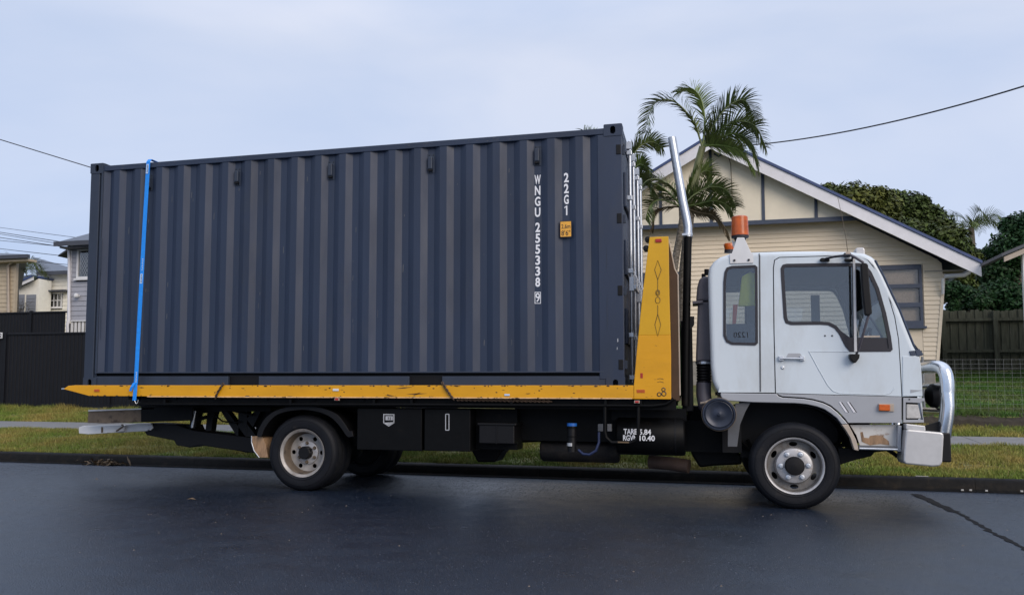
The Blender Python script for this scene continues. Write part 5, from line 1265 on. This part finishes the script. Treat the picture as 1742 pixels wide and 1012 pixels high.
a_, b_ = P(1248, 574, YC), P(1272, 564.5, YC); text('1220', a_.x, b_.x, a_.z, b_.z, YC+.0025, m_black, bw, bold=0, mirror=True)
MB().ppoly([(1450, 450), (1456, 450), (1458, 596), (1451, 596)], YC-.004, .03).build('window_divider', m_rubber, dr)
MB().ppoly([(1443, 596.5), (1421, 560), (1427, 560), (1446, 574), (1513, 574.5), (1516.5, 596.5)], YC-.002, .005).build('window_blackout', m_rubber, dr)
MB().pbox(1468, 573.5, 1497, 571, YC-.004, .003).build('pale_strip', m_beige, dr)
# inner steering-side shade put in as a black wedge behind the divider
MB().ppoly([(1428, 492), (1440, 486), (1448, 500), (1448, 556), (1442, 556)], YC+.25, .05).build('inner_shade', m_black, TR)
# door furniture
h_ = MB().ppoly([(1341, 601), (1361, 601), (1365, 606), (1365, 609), (1338, 609), (1338, 606)], YC-.0075, .0012).build('handle_cup', m_silver, dr)
hb = MB().tube([P(1327, 609.5, YC-.03), P(1366, 610, YC-.03)], .011, 10).build('door_handle', m_zinc, dr, smooth=60)
for u in (1329, 1365): MB().ppoly([(u-4.5, 605.5), (u+4, 605.8), (u+4, 613.5), (u-4.5, 613.2)], YC-.034, .027).build('handle_end', m_zinc, dr, bevel=.004)
MB().lathe([(.016, .002), (.016, -.006), (.006, -.008), (0, -.006)], P(1331.5, 625, YC-.006), 'y', 14).build('door_lock', m_zinc, dr)
for u, v in ((1403.5, 571), (1415.5, 571)): MB().lathe([(.008, 0), (.008, -.004), (0, -.005)], P(u, v, YC-.006), 'y', 8).build('screw', m_rubber, dr)
# orange repeater
rp = MB().ppoly([(1494.5, 686), (1521, 686.5), (1521, 700), (1494.5, 699.5)], YC-.022, .014).build('repeater_base', m_beige, dl, bevel=.004)
MB().ppoly([(1495.5, 687.5), (1514.5, 688), (1514.5, 698.8), (1495.5, 698.3)], YC-.045, .024).build('indicator_lens', m_orange, dl, bevel=.006)
# pillar groove, drip line
MB().tube([P(1291.5, 431, YC-.001), P(1292, 560, YC-.001), P(1293, 666, YC-.001)], .004, 5).build('panel_seam', m_greymud, cab)
MB().ppoly([(1291.8, 434), (1293.4, 434), (1294.8, 666), (1293, 666)], YC-.002, .002).build('panel_seam', m_greymud, cab)
# silver sill and wheel-arch lip
MB().ppoly([(1225.5, 668.3), (1321.5, 669.6), (1324, 673.5), (1331, 676), (1366, 678.2), (1383, 680.8), (1400, 685.4), (1412.5, 691.4), (1425, 701.8), (1436, 713.5), (1442.5, 721), (1432, 721.5), (1424, 711), (1413, 702.5), (1402, 695.5), (1389, 691), (1372, 687.3), (1353, 685.5), (1282, 684), (1231, 681), (1226.5, 674)], YC-.03, .09).build('sill', m_silver, TR, bevel=.006)
MB().ppoly([(1432, 722), (1443, 721.5), (1449, 733), (1456.5, 748), (1461.5, 766.5), (1453.5, 765), (1447, 745), (1440, 733)], YC-.03, .10).build('arch_flare', m_beige, TR, bevel=.005)
# wheel-house inner liner
MB().add(*(lambda A_: ([(x, YC+.08, z) for x, z in A_]+[(x, .75, z) for x, z in A_], [(i, i+1, len(A_)+i+1, len(A_)+i) for i in range(len(A_)-1)]))(w2([(1250, 690), (1270, 686), (1353, 687), (1389, 693), (1413, 705), (1432, 722), (1447, 745), (1454, 766)], YC))).build('wheel_arch', m_black, TR, recalc=False, solid=.01)
MB().box(P(1262, 700, .1).x, P(1440, 700, .1).x, .72, .76, .42, 1.08).build('inner_wing', m_black, TR)
# cab floor and interior
fz = P(1300, 672, YC).z
MB().box(P(1226, 680, YC).x, P(1560, 680, YC).x, YC+.07, YF-.05, fz-.04, fz).build('cab_floor', m_black, TR)
ix0, ix1 = P(1214, 600, YC).x+.03, P(1548, 600, YC).x
MB().box(ix0, ix0+.03, YC+.06, YF-.06, fz, P(1240, 590, YC).z).build('rear_trim', m_seat, TR)
for y0 in (.30, 1.42):
    sx = P(1330, 600, YC).x; sz = P(1330, 600, YC).z
    st_ = MB().box(sx, sx+.48, y0, y0+.5, sz-.18, sz-.02).build('seat', m_seat, TR, bevel=.03)
    MB().prism([(sx-.02, sz-.05), (sx+.13, sz-.05), (sx+.03, sz+.55), (sx-.09, sz+.55)], y0+.02, y0+.48).build('seat_back', m_seat, st_, bevel=.03)
    MB().box(sx-.10, sx-.02, y0+.13, y0+.37, sz+.57, sz+.74).build('headrest', m_seat, st_, bevel=.03)
MB().prism([(ix1-.38, fz), (ix1+.03, fz), (ix1+.02, P(1540, 592, YC).z), (ix1-.30, P(1540, 588, YC).z)], YC+.08, YF-.08).build('dashboard', m_black, TR, bevel=.02)
swc = P(1470, 590, .55)
ringp_ = [swc+Vector((.05*math.sin(t), .21*math.cos(t), .17*math.sin(t))) for t in np.linspace(0, 2*math.pi, 25)]
MB().tube(ringp_, .014, 6).build('steering_wheel', m_black, TR, smooth=60)
pap = P(1384, 500, 1.7); MB().box(P(1379, 500, 1.75).x, P(1394, 500, 1.75).x, 1.75, 1.76, P(1384, 548, 1.75).z, P(1384, 502, 1.75).z).build('sun_card', m_bargeb, TR)
# corner panel, headlamp and bumper
MB().ppoly([(1535.5, 606), (1563, 606), (1566.5, 620), (1568.5, 645), (1569.5, 673.8), (1535.8, 673.3)], YC-.006, .04).build('corner_panel', m_white, TR, bevel=.004)
MB().ppoly([(1549, 668), (1549, 662.5), (1569, 663.5)], YC-.009, .004).build('panel_crease', m_silver, TR)
hl = holed('headlamp_bezel', w2([(1536, 676), (1572, 677), (1572, 681.5), (1565, 683), (1570.5, 713), (1571, 718), (1536, 718)], YC), [w2([(1540, 684), (1564, 685), (1569.5, 713.5), (1540, 713.5)], YC)], YC-.02, .05, m_silver, TR)
MB().ppoly([(1540, 684), (1564, 685), (1569.5, 713.5), (1540, 713.5)], YC+.012, .03).build('headlamp_well', m_black, hl)
MB().ppoly([(1542, 687), (1562, 688), (1567.5, 711.5), (1542, 711.5)], YC-.012, .022).build('headlamp_lens', m_lens, hl, bevel=.008)
MB().lathe([(.007, 0), (.007, -.004), (0, -.005)], P(1547, 679, YC-.02), 'y', 8).build('screw', m_rubber, hl)
stp = MB().ppoly([(1446, 722.5), (1531, 722), (1532, 767), (1526, 767), (1524, 759), (1463, 757.5), (1457, 740)], YC+.05, .02).build('step_panel', m_step, TR)
MB().ppoly([(1463.5, 735), (1467.5, 734), (1470, 744), (1478, 745), (1480, 741), (1490, 739.5), (1503, 743), (1512, 750), (1513, 757), (1498, 755), (1480, 757), (1466, 751)], YC+.0475, .002).build('brown_stain', m_tan, stp)
MB().ppoly([(1528, 724), (1534, 724), (1532.5, 768), (1526, 767.5)], YC-.02, .08).build('step_end', m_silver, stp, bevel=.004)
MB().ppoly([(1460, 757.5), (1527, 759.5), (1527, 765.5), (1462, 764)], YC-.03, .12).build('step_tread', m_greymud, stp, bevel=.005)
MB().tube([P(1462, 762.5, YC-.035), P(1527, 764.3, YC-.035)], .011, 8).build('step_edge', m_zinc, stp, smooth=60)
for q in ([(1425, 762), (1512, 761), (1508, 767), (1488, 769), (1482, 776), (1455, 782), (1430, 790)], [(1505, 764), (1515, 763), (1537, 779), (1533, 783)]):
    MB().ppoly(q, .35, .08).build('steering_linkage', m_dark, TR, bevel=.004)
MB().ppoly([(1534, 720), (1543, 720), (1540, 768), (1533, 768)], YC+.02, .1).build('bumper_bracket', m_black, TR)
bu = MB().ppoly([(1541, 731), (1546, 730), (1600, 735), (1605.5, 737), (1606, 744), (1603.5, 786), (1599.5, 792.5), (1586, 793.5), (1540, 789), (1536.8, 784), (1537.5, 770)], .02, .30).build('bumper_end', m_alu, TR, bevel=.014)
MB().ppoly([(1541, 720.5), (1574, 724), (1575, 733), (1541, 730)], .05, .25).build('bumper_top', m_alu, TR, bevel=.008)
xb0 = P(1606, 760, .02).x; zt1, zb1 = P(1606, 736, .02).z, P(1606, 786, .02).z
MB().box(xb0-.03, xb0+.06, .04, 2.36, zb1, zt1).build('bumper_front', m_black, TR, bevel=.012)
MB().ppoly([(1574, 724), (1600, 716), (1609, 712), (1614, 724), (1616, 734), (1575, 733)], .12, .05).build('bar_bracket', m_black, TR, bevel=.003)
# bull bar: one big hoop across the front
tubx = P(1612, 690, .10)
hp = [P(1606, 742, .16), P(1609, 715, .14), P(1612, 690, .12), P(1612, 655, .12), P(1609, 634, .13), P(1602, 625, .17)]
top_ = hp[-1]; zt2 = top_.z+.012
hoop = hp+[Vector((top_.x-.03, .30, zt2)), Vector((top_.x-.03, .6, zt2)), Vector((top_.x-.03, 1.8, zt2)), Vector((top_.x-.03, 2.1, zt2)), Vector((top_.x+.0, 2.24, zt2-.03)), Vector((hp[3].x, 2.28, hp[3].z)), Vector((hp[1].x, 2.27, hp[1].z)), Vector((hp[0].x, 2.25, hp[0].z))]
def smoothp(pts, it=2):
    for _ in range(it):
        q = [pts[0]]
        for a1, b1 in zip(pts, pts[1:]): q += [a1.lerp(b1, .25), a1.lerp(b1, .75)]
        pts = q+[pts[-1]]
    return pts
bb_ = MB().tube(smoothp(hoop), .057, 18).build('bull_bar', m_chrome, TR, smooth=60)
MB().tube([P(1612, 668, .09), P(1614, 690, .08), P(1612, 712, .08), P(1608, 735, .10)], .049, 16).build('bar_sleeve', m_chrome, bb_, smooth=60)
for z, y0, y1 in ((P(1612, 655, .12).z, .12, 2.28), (P(1612, 700, .12).z, .12, 2.28)):
    MB().tube([(hp[3].x-.02, y0, z), (hp[3].x-.02, y1, z)], .030, 12).build('cross_bar', m_chrome, bb_, smooth=60)
for y in (.42, 1.9):
    sp = P(1583, 673, .42)
    s_ = MB().lathe([(0, -.07), (.06, -.06), (.105, -.02), (.112, .03), (.10, .045), (0, .045)], (sp.x+.02, y, sp.z), 'x', 24).build('driving_lamp', m_black, TR, smooth=40)
    MB().lathe([(0, .047), (.095, .046)], (sp.x+.02, y, sp.z), 'x', 24).build('lamp_glass', m_lens, s_)
MB().box(fr_[2][0]-.02, fr_[2][0]+.012, YC+.1, YF-.1, P(1570, 712, YC).z, P(1570, 655, YC).z).build('grille', m_black, TR, bevel=.006)
# wipers and cowl
cw = P(1560, 599, YC)
MB().ppoly([(1547, 597), (1556, 596), (1558, 604), (1549, 605)], YC-.01, .03).build('cowl_vent', m_trim, TR, bevel=.004)
MB().ppoly([(1557, 596), (1564, 593), (1571, 602), (1569, 605), (1559, 605)], YC-.01, .08).build('wiper_base', m_trim, TR, bevel=.004)
MB().tube([cw+Vector((.05, .08, .01)), cw+Vector((.0, .75, .03))], .010, 6).build('wiper', m_black, TR)
MB().tube([P(1548, 577, YC+.03), P(1563, 596, YC+.01)], .006, 5).build('wiper', m_black, TR)
# roof lamp, antenna, mirror set
MB().ppoly([(1456, 434), (1455, 425), (1457, 421.5), (1469, 421), (1471.5, 424), (1471.5, 435)], YC+.06, .14).build('roof_lamp', m_alu, TR, bevel=.012)
MB().ppoly([(1457, 433.5), (1472, 434.5), (1471, 437), (1459, 436.5)], YC+.05, .14).build('lamp_foot', m_rubber, TR)
an = MB().lathe([(0, .02), (.018, .015), (.02, -.012), (0, -.014)], P(1442.3, 431, YC-.04), 'y', 14).build('antenna_base', m_beige, TR, smooth=40)
MB().tube([P(1442.3, 431, YC-.05), P(1439.5, 408, YC-.05), P(1433, 372, YC-.05), P(1425, 335, YC-.05)], .0035, 5, r2=.0018).build('antenna', m_dirty, an)
mr = MB().ppoly([(1464.5, 448), (1468, 446.5), (1474, 447.5), (1477, 450), (1480, 490), (1484, 532), (1481, 536), (1473, 536), (1471.5, 533), (1467, 490)], -.10, .07).build('mirror', m_black, TR, bevel=.012)
YM = -.05
for q in ([(1395, 440.5), (1398, 438.5), (1411, 439), (1412, 444), (1397, 444.5)], [(1437, 440), (1450, 440), (1450, 444.5), (1438, 444.5)], [(1436, 430), (1448, 430), (1448, 436), (1436, 436)]):
    MB().ppoly(q, YC-.05, .05).build('mirror_foot', m_black, mr, bevel=.005)
MB().tube([P(1405, 440, YC-.05), P(1418, 437, .03), P(1438, 434.5, 0), P(1447, 434, 0)], .011, 8).build('mirror_arm', m_rubber, mr, smooth=60)
MB().tube([P(1447, 434, 0), P(1455, 438, YM), P(1469, 447, YM)], .012, 8).build('mirror_arm', m_greyplastic, mr, smooth=60)
MB().ppoly([(1451, 436), (1454.5, 436), (1458, 598), (1453.5, 598)], .02, .02).build('mirror_arm', m_alu, mr)
MB().tube([P(1478, 535, YM), P(1476, 542, YM), P(1462, 590, .02), P(1457, 602, .08)], .011, 8).build('mirror_arm', m_greyplastic, mr, smooth=60)
MB().ppoly([(1445, 602), (1463, 602), (1462, 609), (1456, 617), (1452, 617), (1446, 610)], .06, .08).build('mirror_mount', m_black, mr, bevel=.008)
MB().tube([P(1450, 444, YC-.03), P(1451, 437, 0)], .012, 6).build('mirror_arm', m_rubber, mr)
# cab rear fittings
for u, v, r_ in ((1202, 462, .022), (1197, 470, .02)): MB().tube([P(u, v+6, .5), P(u, v-4, .5)], r_, 8).build('rear_fitting', m_black, TR)
# beacon with its bracket
bk = MB().ppoly([(1254, 404), (1266, 404), (1278, 430.5), (1281.5, 431), (1281.5, 447.5), (1242, 448.5), (1241, 431.5), (1245, 431)], YC-.012, .010).build('beacon_bracket', m_whitewood, TR, bevel=.003)
for u, v in ((1249.3, 443), (1273.7, 442.3)): MB().lathe([(.011, 0), (.011, -.008), (0, -.008)], P(u, v, YC-.013), 'y', 8).build('bolt', m_rubber, bk)
YBk = YC+.10
bc = P(1259, 405, YBk); zt3 = P(1259, 368, YBk).z; hb_ = zt3-bc.z
be = MB().lathe([(0, -.035), (.05, -.03), (.055, -.004), (.078, .0), (.080, .022), (0, .022)], bc, 'z', 24).build('beacon', m_rubber, TR, smooth=40)
prof = [(.079, .022)]+[(.079-.006*i/12+(.0015 if i % 2 else 0), .022+(hb_-.03)*i/12) for i in range(13)]+[(.066, hb_-.004), (.055, hb_), (0, hb_+.001)]
MB().lathe(prof, bc, 'z', 28).build('beacon_lens', m_orange, be, smooth=50)
for i in range(3): MB().tube([P(1246+i*3, 409+(i % 2)*2, YBk), P(1248+i*2, 420, YBk)], .008, 5).build('beacon_stem', m_alu, be)
bc2 = P(1241.5, 430, 1.2); z4 = P(1241.5, 414.5, 1.2).z
b2_ = MB().lathe([(0, 0), (.055, 0), (.055, .03), (0, .03)], bc2, 'z', 20).build('beacon', m_rubber, TR)
MB().lathe([(.052, .03), (.054, .05), (.062, z4-bc2.z-.01), (.055, z4-bc2.z), (0, z4-bc2.z)], bc2, 'z', 24).build('beacon_lens', m_orange, b2_, smooth=50)
# vest and flag hanging inside the cab
vt = thing('safety_vest', 'yellow hi-vis vest hanging inside the rear side window of the cab', 'vest', P(1270, 560, .9))
MB().ppoly([(1262, 470), (1276, 462), (1290, 466), (1290, 520), (1256, 521)], .23, .05).build('fabric', m_vest, vt, bevel=.01)
fl_ = thing('marker_flag', 'folded orange-red flag standing beside the vest inside the cab', 'flag', P(1248, 560, .7))
MB().ppoly([(1247, 518), (1255, 518), (1252, 552), (1246, 552)], .22, .03).build('cloth', m_flag, fl_, bevel=.004)

# ------------------------------------------------------------------ small things on the ground
n = 110000; x = rng.uniform(-6, 13, n); y = 2.35-9.2*rng.random(n)**1.35; s = rng.uniform(.002, .0058, n); a0 = rng.uniform(0, 6.28, n)
v = np.empty((n, 5, 3)); hz0 = -.004*np.maximum(0, y-1.5)
for k in range(4):
    v[:, k, 0] = x+s*np.cos(a0+k*1.57)*rng.uniform(.7, 1.2, n); v[:, k, 1] = y+s*np.sin(a0+k*1.57)*rng.uniform(.7, 1.2, n); v[:, k, 2] = hz0-.001
v[:, 4, 0] = x; v[:, 4, 1] = y; v[:, 4, 2] = hz0+s*rng.uniform(.35, .8, n)
f = (np.arange(n)[:, None, None]*5+np.array([(0,1,4), (1,2,4), (2,3,4), (3,0,4)])[None]).reshape(-1)
me = bpy.data.meshes.new('road_stones'); me.vertices.add(5*n); me.vertices.foreach_set('co', v.ravel()); me.loops.add(12*n); me.loops.foreach_set('vertex_index', f)
me.polygons.add(4*n); me.polygons.foreach_set('loop_start', np.arange(0, 12*n, 3)); me.polygons.foreach_set('loop_total', np.full(4*n, 3)); me.update()
setp(link('road_stones', me, m_agg), kind='stuff')

def leaflitter(name, c, rx, ry, n, size, h, m, label=None, kind='stuff'):
    x = c[0]+rng.normal(0, rx, n); y = c[1]-abs(rng.normal(0, ry, n)); z = abs(rng.normal(0, h, n))+.004; mb = MB()
    for i in range(n):
        a_ = rng.uniform(0, 6.28); s_ = size*rng.uniform(.5, 1.3); t_ = Vector((math.cos(a_), math.sin(a_), rng.normal(0, .35))); u_ = Vector((-math.sin(a_), math.cos(a_), rng.normal(0, .35))); p = Vector((x[i], y[i], z[i]))
        mb.add([p-t_*s_, p-u_*s_*.35+Vector((0, 0, .006)), p+t_*s_, p+u_*s_*.35+Vector((0, 0, .006))], [(0, 1, 2, 3)])
    return setp(mb.build(name, m, recalc=False), label=label, kind=kind)
q_ = onroad(198, 786, .02)
leaflitter('leaf_litter', (q_.x, 2.44), .17, .05, 90, .05, .035, m_dry)
for u, v, lab, s_ in ((325, 850, 'small dry brown leaf lying on the road in front of the rear wheel', .05), (163, 816, 'tiny dark leaf on the road near the left edge', .03)):
    p = onroad(u, v, .01); t_ = thing('fallen_leaf', lab, 'leaf', p)
    MB().add([p+Vector((-s_, 0, .004)), p+Vector((0, -s_*.3, .012)), p+Vector((s_, .01, .006)), p+Vector((0, s_*.4, .02))], [(0, 1, 2, 3)]).build('blade', m_dry, t_)
wp_ = onroad(1573, 812, .14); setp(MB().box(wp_.x-.06, wp_.x+.07, 2.60, 2.63, .141, .146).build('paper_scrap', m_speck), 'small white scrap lying on the kerb top right of the bumper', 'litter')
for i, (u, v) in enumerate(((1637, 833), (1651, 833), (1678, 834), (1738, 835))):
    p = P(u, v, 2.43); setp(MB().box(p.x-.012, p.x+.012, 2.42, 2.438, max(.004, p.z-.008), max(.02, p.z+.008)).build('pebble', m_speck), ['leftmost', 'second', 'third', 'rightmost'][i]+' of four tiny white pebbles at the foot of the kerb', 'pebble', 'white pebbles at the kerb')
mb = MB()
for i in range(240):
    x, y = rng.uniform(-3.5, 12), rng.uniform(-5.5, 2.3); s_ = rng.uniform(.002, .007); h_ = -.004*max(0, y-1.5)
    mb.add([(x-s_, y-s_, h_), (x+s_, y-s_, h_), (x+s_*.7, y+s_, h_), (x-s_, y+s_*.8, h_), (x, y, h_+s_)], [(0,1,4), (1,2,4), (2,3,4), (3,0,4)])
setp(mb.build('road_grit', m_dirty, recalc=False), kind='stuff')
